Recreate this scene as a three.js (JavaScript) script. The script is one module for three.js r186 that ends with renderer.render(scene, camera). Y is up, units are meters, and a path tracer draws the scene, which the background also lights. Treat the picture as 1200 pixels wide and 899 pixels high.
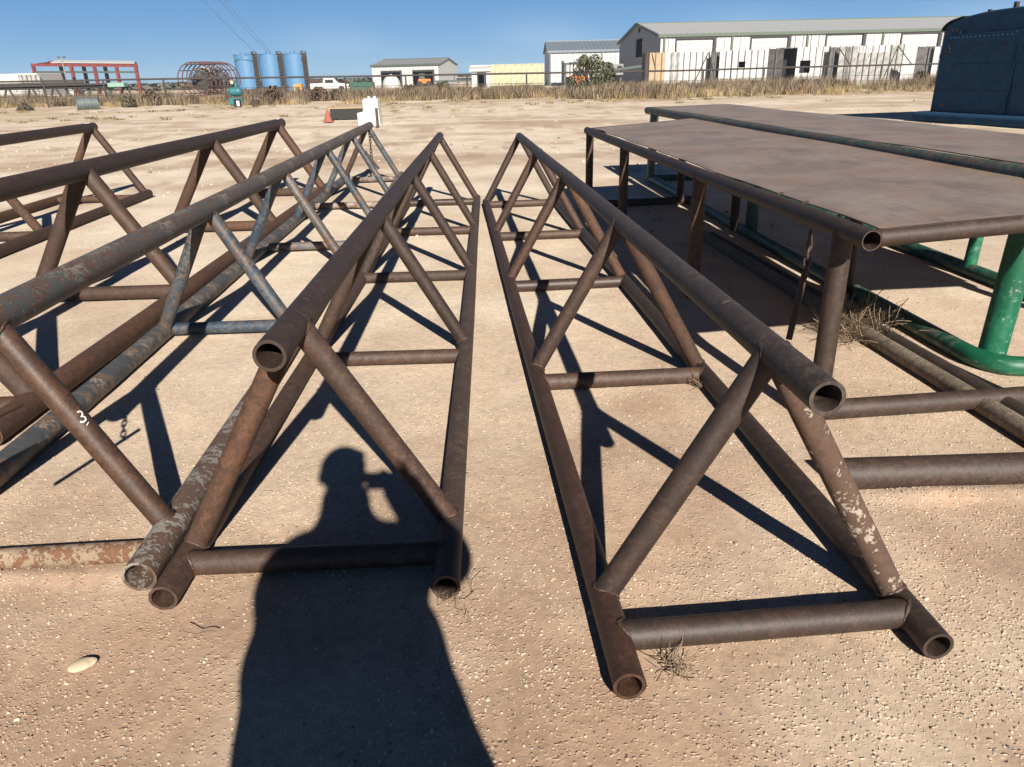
import * as THREE from 'three';
import { mergeGeometries, mergeVertices } from 'three/addons/utils/BufferGeometryUtils.js';
import { RoundedBoxGeometry } from 'three/addons/geometries/RoundedBoxGeometry.js';
import { MarchingCubes } from 'three/addons/objects/MarchingCubes.js';

// ---------------------------------------------------------------- camera, sky, sun, exposure
const scene = new THREE.Scene();
const EYE = 1.62, FPX = 867, PITCH = 0.395, ROLL = -0.025;
const camera = new THREE.PerspectiveCamera(2 * Math.atan(449.5 / FPX) * 180 / Math.PI, 1200 / 899, 0.05, 3000);
camera.position.set(0, EYE, 0);
camera.rotation.order = 'YXZ';
camera.rotation.set(-PITCH, 0, ROLL);
scene.add(camera);

const renderer = new THREE.WebGLRenderer({ antialias: true });
renderer.toneMapping = THREE.LinearToneMapping;
renderer.toneMappingExposure = 1.95;
renderer.shadowMap.enabled = true;

const SUN_EL = 29.5 * Math.PI / 180, SUN_AZ = 12.5 * Math.PI / 180;
const SUN = new THREE.Vector3(Math.sin(SUN_AZ) * Math.cos(SUN_EL), Math.sin(SUN_EL), Math.cos(SUN_AZ) * Math.cos(SUN_EL));
const sun = new THREE.DirectionalLight(new THREE.Color().setRGB(1, 0.935, 0.84), 5);
sun.position.copy(SUN).multiplyScalar(120);
sun.castShadow = true;
Object.assign(sun.shadow.camera, { left: -60, right: 60, top: 60, bottom: -60, near: 1, far: 300 });
sun.shadow.mapSize.set(4096, 4096);
scene.add(sun); scene.add(sun.target);

{ // clear desert sky: pale at the horizon, deepening steadily to the zenith, a few thin wisps low down
  const w = 1024, h = 512, d = new Float32Array(w * h * 4);
  const hz = [0.175, 0.29, 0.375], mid = [0.068, 0.205, 0.44], zen = [0.0035, 0.011, 0.038];
  for (let j = 0; j < h; j++) {
    const el = ((j + 0.5) / h - 0.5) * 180;
    for (let i = 0; i < w; i++) {
      const k = (j * w + i) * 4, e = Math.max(el, 0);
      const a = Math.exp(-e / 3.2), b = Math.exp(-Math.pow(e / 16, 1.25));
      const az = (i / w) * 2 * Math.PI;
      const wisp = Math.max(0, Math.sin(az * 7 + Math.sin(az * 3 + 1) * 2 + e * .35) * Math.sin(az * 13 + 2.1)) * Math.exp(-Math.pow((e - 2.6) / 1.1, 2)) * .10;
      for (let c = 0; c < 3; c++) {
        const up = zen[c] + (mid[c] - zen[c]) * b;
        d[k + c] = (el < 0 ? hz[c] * .6 : up + (hz[c] - mid[c]) * a) + wisp * [.5, .42, .3][c];
      }
      d[k + 3] = 1;
    }
  }
  const t = new THREE.DataTexture(d, w, h, THREE.RGBAFormat, THREE.FloatType);
  t.mapping = THREE.EquirectangularReflectionMapping; t.magFilter = t.minFilter = THREE.LinearFilter; t.needsUpdate = true;
  scene.background = t; scene.environment = t;
}
scene.fog = new THREE.FogExp2(new THREE.Color().setRGB(0.62, 0.74, 0.86), 0.0004);

// ---------------------------------------------------------------- helpers
function rng(seed) { let a = seed >>> 0; return () => { a = (a + 0x6D2B79F5) >>> 0; let t = a; t = Math.imul(t ^ (t >>> 15), t | 1); t ^= t + Math.imul(t ^ (t >>> 7), t | 61); return ((t ^ (t >>> 14)) >>> 0) / 4294967296; }; }
const R = rng(11);
const rr = (a, b, r = R) => a + (b - a) * r();
const V = (x, y, z) => new THREE.Vector3(x, y, z);
const clamp = (x, a = 0, b = 1) => Math.min(b, Math.max(a, x));
const sst = (a, b, x) => { const t = clamp((x - a) / (b - a)); return t * t * (3 - 2 * t); };
const mix = (a, b, t) => a + (b - a) * t;
const mix3 = (a, b, t) => [mix(a[0], b[0], t), mix(a[1], b[1], t), mix(a[2], b[2], t)];
function h2(ix, iz, s) { let n = Math.imul(ix, 374761393) + Math.imul(iz, 668265263) + Math.imul(s, 974634777); n = Math.imul(n ^ (n >>> 13), 1274126177); return ((n ^ (n >>> 16)) >>> 0) / 4294967296; }
function vn(x, z, s) { const ix = Math.floor(x), iz = Math.floor(z); let fx = x - ix, fz = z - iz; fx = fx * fx * (3 - 2 * fx); fz = fz * fz * (3 - 2 * fz); return mix(mix(h2(ix, iz, s), h2(ix + 1, iz, s), fx), mix(h2(ix, iz + 1, s), h2(ix + 1, iz + 1, s), fx), fz); }
function fb(x, z, s, o = 4) { let v = 0, a = .5, t = 0; for (let i = 0; i < o; i++) { v += a * vn(x, z, s + i); t += a; a *= .5; x *= 2.03; z *= 2.03; } return v / t; }
// tiling fractal noise, n x n, bx / by lattice cells along each side
function tile(n, bx, by, oct, seed, gain = .5) {
  const out = new Float32Array(n * n); let amp = 1, tot = 0;
  for (let o = 0; o < oct; o++) {
    const px = bx << o, py = by << o;
    if (px > n / 2 || py > n / 2) break;
    for (let j = 0; j < n; j++) {
      const y = j / n * py, iy = Math.floor(y); let fy = y - iy; fy = fy * fy * (3 - 2 * fy);
      const r0 = iy % py, r1 = (iy + 1) % py;
      for (let i = 0; i < n; i++) {
        const x = i / n * px, ix = Math.floor(x); let fx = x - ix; fx = fx * fx * (3 - 2 * fx);
        const c0 = ix % px, c1 = (ix + 1) % px, s = seed * 17 + o;
        out[j * n + i] += amp * mix(mix(h2(c0, r0, s), h2(c1, r0, s), fx), mix(h2(c0, r1, s), h2(c1, r1, s), fx), fy);
      }
    }
    tot += amp; amp *= gain;
  }
  for (let i = 0; i < out.length; i++) out[i] /= tot;
  return out;
}
const toS = (v) => { v = clamp(v); return 255 * (v <= .0031308 ? v * 12.92 : 1.055 * Math.pow(v, 1 / 2.4) - .055); };
function colorTex(n, f) { const d = new Uint8Array(n * n * 4); for (let i = 0; i < n * n; i++) { const c = f(i); d[i * 4] = toS(c[0]); d[i * 4 + 1] = toS(c[1]); d[i * 4 + 2] = toS(c[2]); d[i * 4 + 3] = 255; } return dt(d, n, THREE.SRGBColorSpace); }
function greyTex(n, f) { const d = new Uint8Array(n * n * 4); for (let i = 0; i < n * n; i++) { const v = clamp(f(i)) * 255; d[i * 4] = d[i * 4 + 1] = d[i * 4 + 2] = v; d[i * 4 + 3] = 255; } return dt(d, n, THREE.NoColorSpace); }
function dt(d, n, cs) { const t = new THREE.DataTexture(d, n, n, THREE.RGBAFormat); t.wrapS = t.wrapT = THREE.RepeatWrapping; t.magFilter = THREE.LinearFilter; t.minFilter = THREE.LinearFilter; t.colorSpace = cs; t.needsUpdate = true; return t; }

const used = {};
function numbered(n) { const k = used[n] = (used[n] ?? -1) + 1; return k ? `${n}_${String(k).padStart(3, '0')}` : n; }
function mesh(name, geo, mat, parent) { const m = new THREE.Mesh(geo, mat); m.name = parent ? name : numbered(name); m.castShadow = m.receiveShadow = true; (parent || scene).add(m); return m; }
function thing(name, label, category, pos = [0, 0, 0], turn = 0, group) { const g = new THREE.Group(); g.name = numbered(name); g.position.set(...pos); g.rotation.y = turn; tag(g, label, category, group); scene.add(g); return g; }
function tag(o, label, category, group, kind) { if (label) o.userData.label = label; if (category) o.userData.category = category; if (group) o.userData.group = group; if (kind) o.userData.kind = kind; return o; }
function struct(name, geo, mat) { const m = mesh(name, geo, mat); m.userData.kind = 'structure'; return m; }
function copyOf(o, label, pos, turn = 0, group) { const c = o.clone(); c.name = numbered(o.name.replace(/_\d{3}$/, '')); c.position.set(...pos); c.rotation.y = turn; c.userData = { ...o.userData }; tag(c, label, null, group); scene.add(c); return c; }
// the spot at depth z (metres north of the camera) seen at pixel (px, py) of the photograph; used to measure where far things stand
function at(px, py, z) {
  const cp = Math.cos(PITCH), sp = Math.sin(PITCH), c = Math.cos(ROLL), s = Math.sin(ROLL);
  const a = (px - 600) / FPX, b = -(py - 449.5) / FPX;
  const r = V(c, s * cp, -s * sp), u = V(-s, c * cp, -c * sp), f = V(0, -sp, -cp);
  const d = f.add(r.multiplyScalar(a)).add(u.multiplyScalar(b));
  const t = z / d.z; return V(d.x * t, EYE + d.y * t, z);
}
const spot = (px, z) => { const p = at(px, 88, z); return p.x; };

// uv in metres by the dominant axis of the normal
function boxUV(g) { const p = g.attributes.position, n = g.attributes.normal, uv = new Float32Array(p.count * 2); for (let i = 0; i < p.count; i++) { const x = Math.abs(n.getX(i)), y = Math.abs(n.getY(i)), z = Math.abs(n.getZ(i)); let a, b; if (y >= x && y >= z) { a = p.getX(i); b = p.getZ(i); } else if (x >= z) { a = p.getZ(i); b = p.getY(i); } else { a = p.getX(i); b = p.getY(i); } uv[2 * i] = a; uv[2 * i + 1] = b; } g.setAttribute('uv', new THREE.BufferAttribute(uv, 2)); return g; }
function box(w, h, d, x = 0, y = 0, z = 0, ry = 0, bev = 0) { const g = bev ? new RoundedBoxGeometry(w, h, d, 2, bev) : new THREE.BoxGeometry(w, h, d); const gi = bev ? idx(g) : g; boxUV(gi); if (ry) gi.rotateY(ry); gi.translate(x, y, z); return gi; }
function idx(g) { if (g.index) return g; const n = g.attributes.position.count, a = new Uint32Array(n); for (let i = 0; i < n; i++) a[i] = i; g.setIndex(new THREE.BufferAttribute(a, 1)); return g; }
const merge = (l) => { for (const g of l) for (const k of Object.keys(g.attributes)) if (!['position', 'normal', 'uv'].includes(k)) g.deleteAttribute(k); return mergeGeometries(l.map(idx)); };
function geoOf(pos, nor, uv, ix) { const g = new THREE.BufferGeometry(); g.setAttribute('position', new THREE.Float32BufferAttribute(pos, 3)); g.setAttribute('normal', new THREE.Float32BufferAttribute(nor, 3)); g.setAttribute('uv', new THREE.Float32BufferAttribute(uv, 2)); g.setIndex(ix); return g; }
function basis(d) { const ref = Math.abs(d.y) > .92 ? V(0, 0, -1) : V(0, -1, 0); const n = ref.addScaledVector(d, -ref.dot(d)).normalize(); return [n, new THREE.Vector3().crossVectors(d, n)]; }
// where a line parallel to the pipe's axis, starting on its skin, meets the skin of another pipe
function meet(o, d, cyl, end) {
  const w = o.clone().sub(cyl.p), dp = d.clone().addScaledVector(cyl.d, -d.dot(cyl.d)), wp = w.addScaledVector(cyl.d, -w.dot(cyl.d));
  const a = dp.dot(dp), b = 2 * dp.dot(wp), c = wp.dot(wp) - cyl.r * cyl.r, q = b * b - 4 * a * c;
  if (q < 0) return -b / (2 * a);
  const s = Math.sqrt(q); return end ? (-b - s) / (2 * a) : (-b + s) / (2 * a);
}
// a round pipe from a to b. opts: wall (open ends showing a bore), cut0 / cut1 = {p,d,r} pipes its ends are saddled onto, seg, bend (metres of sag), weld
let pipeCount = 0;
function pipe(a, b, r, o = {}) {
  const d = b.clone().sub(a), L = d.length(); d.normalize(); const [n, s] = basis(d), seg = o.seg || 22, ln = o.bend || o.wob ? 14 : 1;
  const P = [], N = [], U = [], I = [], uo = ((pipeCount * .377) % 1), vo = ((pipeCount++ * .619) % 1), uscale = Math.max(1, Math.round(2 * Math.PI * r * 4)) / 4;
  const rings0 = [], rings1 = [];
  const side = (rad, t0, t1, inward) => {
    const base = P.length / 3;
    for (let k = 0; k <= ln; k++) for (let i = 0; i <= seg; i++) {
      const th = i / seg * 2 * Math.PI, nx = n.clone().multiplyScalar(Math.cos(th)).addScaledVector(s, Math.sin(th));
      const a0 = t0(th, nx), a1 = t1(th, nx), t = mix(a0, a1, k / ln);
      const p = a.clone().addScaledVector(d, t).addScaledVector(nx, rad);
      if (o.bend) p.y += o.bend * (4 * (t / L) * (1 - t / L));
      if (o.wob) { p.x += o.wob * Math.sin(t * 1.1 + uo * 6); p.y += o.wob * .5 * Math.sin(t * 1.7 + uo * 9); }
      P.push(p.x, p.y, p.z); N.push(inward ? -nx.x : nx.x, inward ? -nx.y : nx.y, inward ? -nx.z : nx.z); U.push(uo + uscale * i / seg, vo + t);
      if (!inward && k === 0) rings0.push([p, nx]); if (!inward && k === ln) rings1.push([p, nx]);
    }
    for (let k = 0; k < ln; k++) for (let i = 0; i < seg; i++) { const q = base + k * (seg + 1) + i; inward ? I.push(q, q + seg + 1, q + 1, q + 1, q + seg + 1, q + seg + 2) : I.push(q, q + 1, q + seg + 1, q + 1, q + seg + 2, q + seg + 1); }
  };
  const cut = (c, end, dflt) => c ? (th, nx) => clamp(meet(a.clone().addScaledVector(nx, r), d, c, end) + (end ? .002 : -.002), -.3, L + .3) : () => dflt;
  side(r, cut(o.cut0, false, 0), cut(o.cut1, true, L));
  if (o.wall) {
    const ri = r - o.wall, dep = Math.min(L, o.bore || L);
    side(ri, () => 0, () => dep, true);
    for (const [t, sg] of [[0, -1], [L, 1]]) { const base = P.length / 3; for (let i = 0; i <= seg; i++) { const th = i / seg * 2 * Math.PI, nx = n.clone().multiplyScalar(Math.cos(th)).addScaledVector(s, Math.sin(th)); for (const q of [r, ri]) { const p = a.clone().addScaledVector(d, t).addScaledVector(nx, q); P.push(p.x, p.y, p.z); N.push(d.x * sg, d.y * sg, d.z * sg); U.push(uo + i / seg * uscale, vo + q); } } for (let i = 0; i < seg; i++) { const q = base + 2 * i; sg > 0 ? I.push(q, q + 2, q + 1, q + 1, q + 2, q + 3) : I.push(q, q + 1, q + 2, q + 1, q + 3, q + 2); } }
  } else for (const [t, sg, c] of [[0, -1, o.cut0], [L, 1, o.cut1]]) if (!c) { const base = P.length / 3, m = a.clone().addScaledVector(d, t); P.push(m.x, m.y, m.z); N.push(d.x * sg, d.y * sg, d.z * sg); U.push(uo, vo); for (let i = 0; i <= seg; i++) { const th = i / seg * 2 * Math.PI, p = m.clone().addScaledVector(n, Math.cos(th) * r).addScaledVector(s, Math.sin(th) * r); P.push(p.x, p.y, p.z); N.push(d.x * sg, d.y * sg, d.z * sg); U.push(uo + Math.cos(th) * r, vo + Math.sin(th) * r); } for (let i = 1; i <= seg; i++) sg > 0 ? I.push(base, base + i, base + i + 1) : I.push(base, base + i + 1, base + i); }
  const g = geoOf(P, N, U, I);
  g.userData = { rings0, rings1, d };
  return g;
}
// a bead of weld along a saddle line
function bead(ring, d, w, sg) {
  const P = [], N = [], U = [], I = [], m = ring.length - 1, q = 6;
  for (let i = 0; i <= m; i++) { const [p, nx] = ring[i % m]; const ww = w * (.45 + 1.0 * vn((i % m) * 1.3, 3, pipeCount)); for (let k = 0; k <= q; k++) { const f = k / q * 2 * Math.PI, v = nx.clone().multiplyScalar(Math.cos(f)).addScaledVector(d, Math.sin(f)); P.push(p.x + v.x * ww, p.y + v.y * ww, p.z + v.z * ww); N.push(v.x, v.y, v.z); U.push(i * .02, k * .01); } }
  for (let i = 0; i < m; i++) for (let k = 0; k < q; k++) { const a = i * (q + 1) + k; I.push(a, a + q + 1, a + 1, a + 1, a + q + 1, a + q + 2); }
  return geoOf(P, N, U, I);
}
// a patch lying on a pipe's skin: angle range measured from straight down, t range along it
function skin(a, b, r, th0, th1, t0, t1, off = .0015) { const d = b.clone().sub(a).normalize(), [n, s] = basis(d), P = [], N = [], U = [], I = [], q = 10; for (let i = 0; i <= q; i++) for (const t of [t0, t1]) { const th = mix(th0, th1, i / q), v = n.clone().multiplyScalar(Math.cos(th)).addScaledVector(s, Math.sin(th)), p = a.clone().addScaledVector(d, t).addScaledVector(v, r + off); P.push(p.x, p.y, p.z); N.push(v.x, v.y, v.z); U.push(i / q, t); } for (let i = 0; i < q; i++) { const k = 2 * i; I.push(k, k + 2, k + 1, k + 1, k + 2, k + 3); } return geoOf(P, N, U, I); }

// ---------------------------------------------------------------- materials
const N1 = 1024;
const nA = tile(N1, 4, 4, 7, 1, .62), nB = tile(N1, 9, 9, 6, 2, .6), nC = tile(N1, 40, 40, 5, 3, .7), nD = tile(N1, 3, 3, 6, 4, .55), nS = tile(N1, 60, 5, 4, 5, .6), nW = tile(N1, 128, 128, 3, 6, .7);
const pit = greyTex(N1, (i) => .5 + .55 * (nC[i] - .5) + .5 * (nW[i] - .5) - .35 * sst(.62, .75, nB[i]));
function rust(base, orange, dust, amt, dustAmt) {
  return colorTex(N1, (i) => {
    const g = .4 + .6 * nC[i] + .62 * nW[i];
    let c = mix3(base.map((v) => v * .86), base.map((v) => v * 1.14), nB[i]);
    c = mix3(c, orange, amt * sst(.44, .62, nA[i] * .35 + nC[i] * .4 + nW[i] * .25));
    c = mix3(c, dust, dustAmt * .7 * sst(.48, .66, nD[i] * .35 + nC[i] * .35 + nW[i] * .3));
    const scr = sst(.7, .78, nS[i]) * sst(.55, .62, nA[i]);
    c = mix3(c, dust, .35 * scr);
    return c.map((v) => v * g);
  });
}
const std = (map, rough, bump, extra = {}) => new THREE.MeshStandardMaterial({ map, roughness: rough, metalness: 0, bumpMap: bump ? pit : null, bumpScale: bump || 1, ...extra });
const plain = (r, g, b, rough = .8, extra = {}) => new THREE.MeshStandardMaterial({ color: new THREE.Color().setRGB(r, g, b), roughness: rough, metalness: 0, ...extra });
const M = {};
const tRust = rust([.034, .0205, .0145], [.05, .024, .0135], [.062, .046, .036], .5, .45);
const tRustO = rust([.043, .0225, .0135], [.066, .029, .0135], [.058, .041, .03], .7, .3);
const tRustG = rust([.039, .027, .0215], [.042, .025, .0175], [.08, .064, .052], .35, .65);
M.rust = std(tRust, .6, .0011); M.rustO = std(tRustO, .74, .0012); M.rustG = std(tRustG, .62, .0011);
M.bore = std(tRustG, .9, .0009);
M.weld = std(rust([.05, .03, .021], [.1, .045, .02], [.09, .07, .055], .7, .3), .55, .003);
function paintTex(paint, pale, rustc, cover, white) {
  return colorTex(N1, (i) => {
    const m = .5 + 1.35 * (nA[i] * .16 + nB[i] * .22 + nC[i] * .4 + nW[i] * .22 - .5), g = .6 + .5 * nC[i] + .3 * nW[i];
    let c = mix3(paint, pale, sst(.42, .62, nD[i] * .6 + nC[i] * .4));
    c = mix3(c, [.5, .47, .42], white * sst(.54, .6, nB[i] * .5 + nC[i] * .5));
    const bare = sst(cover - .02, cover + .06, m);
    c = mix3(c, mix3(rustc, rustc.map((v) => v * 1.7), nC[i]), bare);
    return c.map((v) => v * g);
  });
}
M.blueTop = std(paintTex([.07, .075, .074], [.21, .195, .165], [.058, .034, .023], .485, .4), .65, .0014);
M.peel = std(paintTex([.3, .25, .19], [.36, .3, .24], [.05, .028, .018], .34, .15), .78, .0014);
M.blue = std(paintTex([.026, .042, .06], [.06, .078, .09], [.055, .036, .027], .55, .15), .6, .001);
M.blueRust = std(paintTex([.03, .046, .062], [.09, .1, .103], [.065, .036, .022], .51, .3), .6, .0011);
M.paleRust = std(paintTex([.24, .2, .15], [.33, .29, .22], [.085, .045, .024], .485, .3), .8, .0016);
M.bluePale = std(paintTex([.045, .058, .066], [.2, .19, .165], [.06, .042, .032], .535, .35), .62, .0012);
M.rustShiny = std(tRustO, .42, .0012);
M.mottle = std(paintTex([.2, .185, .16], [.27, .25, .22], [.062, .038, .026], .462, .3), .7, .0012);
M.green = std(paintTex([.004, .085, .041], [.009, .115, .06], [.14, .14, .11], .645, .0), .5, .0009);
M.greenWorn = std(paintTex([.035, .06, .05], [.075, .095, .082], [.06, .04, .03], .51, .2), .65, .001);
M.greenDark = std(paintTex([.01, .06, .035], [.03, .085, .055], [.07, .05, .035], .6, .1), .5, .001);
M.tan = std(rust([.13, .1, .072], [.12, .075, .045], [.24, .2, .15], .4, .7), .85, .001);
{ // weathered plate: long streaks along the table, rust blooms, pale water marks
  const s1 = tile(N1, 7, 5, 7, 31, .62), s2 = tile(N1, 4, 4, 6, 32, .6), s3 = tile(N1, 70, 8, 4, 33, .6);
  M.plate = std(colorTex(N1, (i) => {
    let c = mix3([.185, .138, .106], [.235, .182, .145], sst(.3, .7, s1[i]));
    c = mix3(c, [.235, .142, .09], .7 * sst(.47, .66, s2[i] * .6 + s1[i] * .25 + nC[i] * .15)); c = mix3(c, [.115, .082, .066], .4 * sst(.56, .68, s3[i] * .5 + nA[i] * .5));
    c = mix3(c, [.27, .215, .165], .4 * sst(.56, .66, nD[i] * .5 + s3[i] * .5));
    c = mix3(c, [.08, .05, .04], .15 * sst(.62, .72, nB[i]));
    const g = .74 + .3 * nC[i] + .22 * nW[i]; return c.map((v) => v * g);
  }), .5, .0006);
}
M.paper = plain(.75, .75, .74, .7);
M.chalk = plain(.5, .5, .48, .9);
M.batten = plain(.16, .16, .155, .8);
M.ribLine = plain(.3, .3, .295, .7);
M.reel = plain(.1, .036, .026, .7);
M.scuff = plain(.2, .17, .145, .8);
M.chain = std(tRust, .6, .0006);
M.white = std(colorTex(512, (i) => { const k = (i >> 9) * 2 * N1 + (i & 511) * 2; const g = .4 + .08 * nA[k] - .1 * sst(.58, .72, nB[k]); return [g, g * .985, g * .95]; }), .55, 0);
M.whiteDull = std(colorTex(512, (i) => { const k = (i >> 9) * 2 * N1 + (i & 511) * 2; let c = mix3([.4, .4, .38], [.34, .34, .32], sst(.4, .7, nA[k])); c = mix3(c, [.3, .2, .12], .5 * sst(.62, .72, nB[k])); return c; }), .7, 0);
M.greySheet = std(colorTex(512, (i) => { const k = (i >> 9) * 2 * N1 + (i & 511) * 2; return mix3([.2, .2, .185], [.31, .3, .28], sst(.35, .65, nA[k])); }), .75, 0);
M.cream = std(colorTex(512, (i) => { const k = (i >> 9) * 2 * N1 + (i & 511) * 2; return mix3([.4, .37, .25], [.34, .31, .2], sst(.4, .7, nA[k])); }), .7, 0);
M.tanSheet = std(colorTex(512, (i) => { const k = (i >> 9) * 2 * N1 + (i & 511) * 2; return mix3([.36, .25, .145], [.31, .21, .12], sst(.4, .7, nA[k])); }), .7, 0);
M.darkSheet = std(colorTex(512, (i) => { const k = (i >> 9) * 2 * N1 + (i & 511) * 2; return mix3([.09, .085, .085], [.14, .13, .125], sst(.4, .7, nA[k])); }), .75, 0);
M.roofPale = std(colorTex(512, (i) => { const k = (i >> 9) * 2 * N1 + (i & 511) * 2; return mix3([.41, .41, .4], [.36, .36, .35], sst(.4, .7, nA[k])); }), .5, 0);
M.roofBlue = plain(.14, .165, .19, .5); M.roofGrey = plain(.2, .2, .2, .6);
M.doorTrim = plain(.03, .03, .032, .7); M.trim = plain(.05, .065, .055, .6); M.dark = plain(.012, .012, .012, .9); M.grey = plain(.2, .2, .2, .7); M.pale = plain(.42, .42, .41, .6);
M.redSteel = std(colorTex(512, (i) => { const k = (i >> 9) * 2 * N1 + (i & 511) * 2; return mix3([.17, .022, .018], [.085, .02, .016], sst(.4, .7, nA[k])); }), .6, 0);
M.fence = plain(.045, .035, .03, .8);
M.tankBlue = std(colorTex(512, (i) => { const k = (i >> 9) * 2 * N1 + (i & 511) * 2; let c = mix3([.06, .16, .3], [.085, .195, .34], nA[k]); return mix3(c, [.1, .11, .12], .5 * sst(.62, .75, nS[k])); }), .5, 0);
M.orange = plain(.55, .13, .02, .6); M.teal = plain(.02, .12, .14, .5); M.rubber = plain(.02, .02, .02, .85); M.glass = plain(.03, .035, .04, .1);
M.cone = plain(.27, .075, .045, .75); M.plastic = plain(.5, .5, .45, .45); M.wood = plain(.3, .22, .13, .8); M.bucket = plain(.45, .45, .43, .5);
M.navy = new THREE.MeshPhysicalMaterial({ roughness: .9, specularIntensity: .25, bumpMap: pit, bumpScale: .0008, map: colorTex(N1, (i) => { let c = mix3([.009, .043, .092], [.013, .053, .108], sst(.35, .65, nA[i])); c = mix3(c, [.1, .055, .03], .8 * sst(.63, .7, nB[i] * .6 + nC[i] * .4)); return c; }) });
M.yellowRust = std(colorTex(512, (i) => { const k = (i >> 9) * 2 * N1 + (i & 511) * 2; return mix3([.3, .2, .06], [.1, .06, .03], sst(.42, .6, nB[k])); }), .8, 0);
M.drum = std(colorTex(512, (i) => { const k = (i >> 9) * 2 * N1 + (i & 511) * 2; return mix3([.06, .082, .09], [.11, .125, .12], nA[k]); }), .6, 0);

// ---------------------------------------------------------------- ground
const GH = (x, z) => { const d = Math.hypot(x, z); const near = .007 * (fb(x * .9, z * .9, 50, 3) - .5) + .007 * (fb(x * 4, z * 4, 60, 3) - .5); const far = sst(14, 30, d) * .18 * (fb(x * .12, z * .25, 70, 3) - .5); const berm = x > 1.3 ? .022 * Math.exp(-Math.pow((z + 2.6) / .055, 2)) * (.5 + fb(x * 5, z * 5, 65, 2)) * sst(1.3, 1.6, x) * sst(6, 4.6, x) : x < -1.35 && x > -2.5 ? .018 * Math.exp(-Math.pow((z + 2.2) / .05, 2)) * (.4 + fb(x * 6, z * 6, 66, 2)) : 0; return near + far + berm - .002; };
{
  const n = 470, kx = .42, kz = .42, P = [], C = [], U = [], I = [];
  const sand = [.415, .268, .178], calLit = [.68, .54, .405], pale = [.81, .69, .545], brown = [.45, .315, .205], straw = [.52, .41, .255];
  const co = (u, k) => Math.sinh(8.3 * u) * k;
  for (let j = 0; j <= n; j++) for (let i = 0; i <= n; i++) {
    const x = co(i / n * 2 - 1, kx), z = -1.7 - co(j / n * 2 - 1, kz);
    P.push(x, GH(x, z), z); U.push(x / 2.6, z / 2.6);
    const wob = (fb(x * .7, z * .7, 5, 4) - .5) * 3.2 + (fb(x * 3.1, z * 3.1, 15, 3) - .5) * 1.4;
    // ragged sand and caliche patches, shifted paler with distance: backscattered sunlight painted in
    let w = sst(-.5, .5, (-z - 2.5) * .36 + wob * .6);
    let c = mix3(sand, calLit, .12 + .88 * w * (.75 + .25 * fb(x * 1.7, z * 1.7, 9, 3)));
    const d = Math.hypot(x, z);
    c = mix3(c, pale, .85 * sst(-.3, .5, (-z - 5.5) * .3 + wob * .7) * sst(.25, .6, fb(x * .9, z * 1.3, 29, 4)));  // pale patches carry the painted brightening farther out
    if (d > 12) {
      const rut = fb(x * .05 + z * .02, z * .55, 23, 4), st = fb(x * .22, z * .6, 33, 4);
      c = mix3(c, brown, .6 * sst(.55, .66, rut) * sst(10, 18, d)); c = mix3(c, sand, .5 * sst(.57, .68, st) * sst(10, 18, d)); c = mix3(c, pale, .6 * sst(.55, .68, fb(x * .5, z * 1.1, 53, 4)) * sst(9, 16, d)); c = mix3(c, brown, .7 * sst(.64, .7, fb(x * 1.3, z * 2.2, 63, 3)) * sst(9, 16, d));
      c = mix3(c, straw, sst(.42, .62, fb(x * .15, z * .35, 43, 4)) * sst(36, 52, d) * .8);
    }
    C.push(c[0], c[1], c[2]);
  }
  for (let j = 0; j < n; j++) for (let i = 0; i < n; i++) { const a = j * (n + 1) + i; I.push(a, a + 1, a + n + 1, a + 1, a + n + 2, a + n + 1); }
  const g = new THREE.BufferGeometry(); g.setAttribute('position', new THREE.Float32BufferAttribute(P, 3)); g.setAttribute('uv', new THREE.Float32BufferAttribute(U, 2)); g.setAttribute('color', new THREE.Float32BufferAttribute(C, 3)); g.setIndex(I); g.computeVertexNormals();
  const T = 2048, a = tile(T, 6, 6, 8, 81, .6), b = tile(T, 90, 90, 4, 82, .75), hgt = new Float32Array(T * T), col = new Float32Array(T * T);
  for (let i = 0; i < T * T; i++) { hgt[i] = .32 + .42 * (a[i] - .5) + .13 * (b[i] - .5); col[i] = .95 + .4 * (a[i] - .5) + .46 * (b[i] - .5); }
  const q = rng(77);
  for (let k = 0; k < 46000; k++) { // embedded grit, denser in washed patches
    const cx = q() * T, cy = q() * T; if (q() > sst(.42, .58, a[(cy | 0) * T + (cx | 0)]) + .18) continue; const rad = 1 + 3.4 * Math.pow(q(), 3), lift = .06 + .2 * q(), tone = q() < .8 ? .25 + .45 * q() : -.25 * q(), e = .6 + .8 * q();
    const R0 = Math.ceil(rad * 1.5);
    for (let y = -R0; y <= R0; y++) for (let x = -R0; x <= R0; x++) { const dd = Math.hypot(x * e, y / e) / rad; if (dd > 1) continue; const o = ((Math.floor(cy + y) + T) % T) * T + ((Math.floor(cx + x) + T) % T); const f = Math.sqrt(1 - dd * dd); hgt[o] = Math.max(hgt[o], .34 + lift * f); col[o] += (1.0 + tone - col[o]) * Math.min(1, 2 * f); }
  }
  for (let k = 0; k < 500; k++) { const cx = q() * T, cy = q() * T, rad = 2 + 5 * q(); for (let y = -8; y <= 8; y++) for (let x = -8; x <= 8; x++) { const dd = Math.hypot(x, y) / rad; if (dd > 1) continue; const o = ((Math.floor(cy + y) + T) % T) * T + ((Math.floor(cx + x) + T) % T); hgt[o] -= .2 * (1 - dd * dd); } }
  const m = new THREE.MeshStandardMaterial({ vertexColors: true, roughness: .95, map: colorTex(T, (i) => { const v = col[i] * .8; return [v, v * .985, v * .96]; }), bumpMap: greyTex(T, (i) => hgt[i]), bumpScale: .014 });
  struct('ground', g, m);
}
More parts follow.
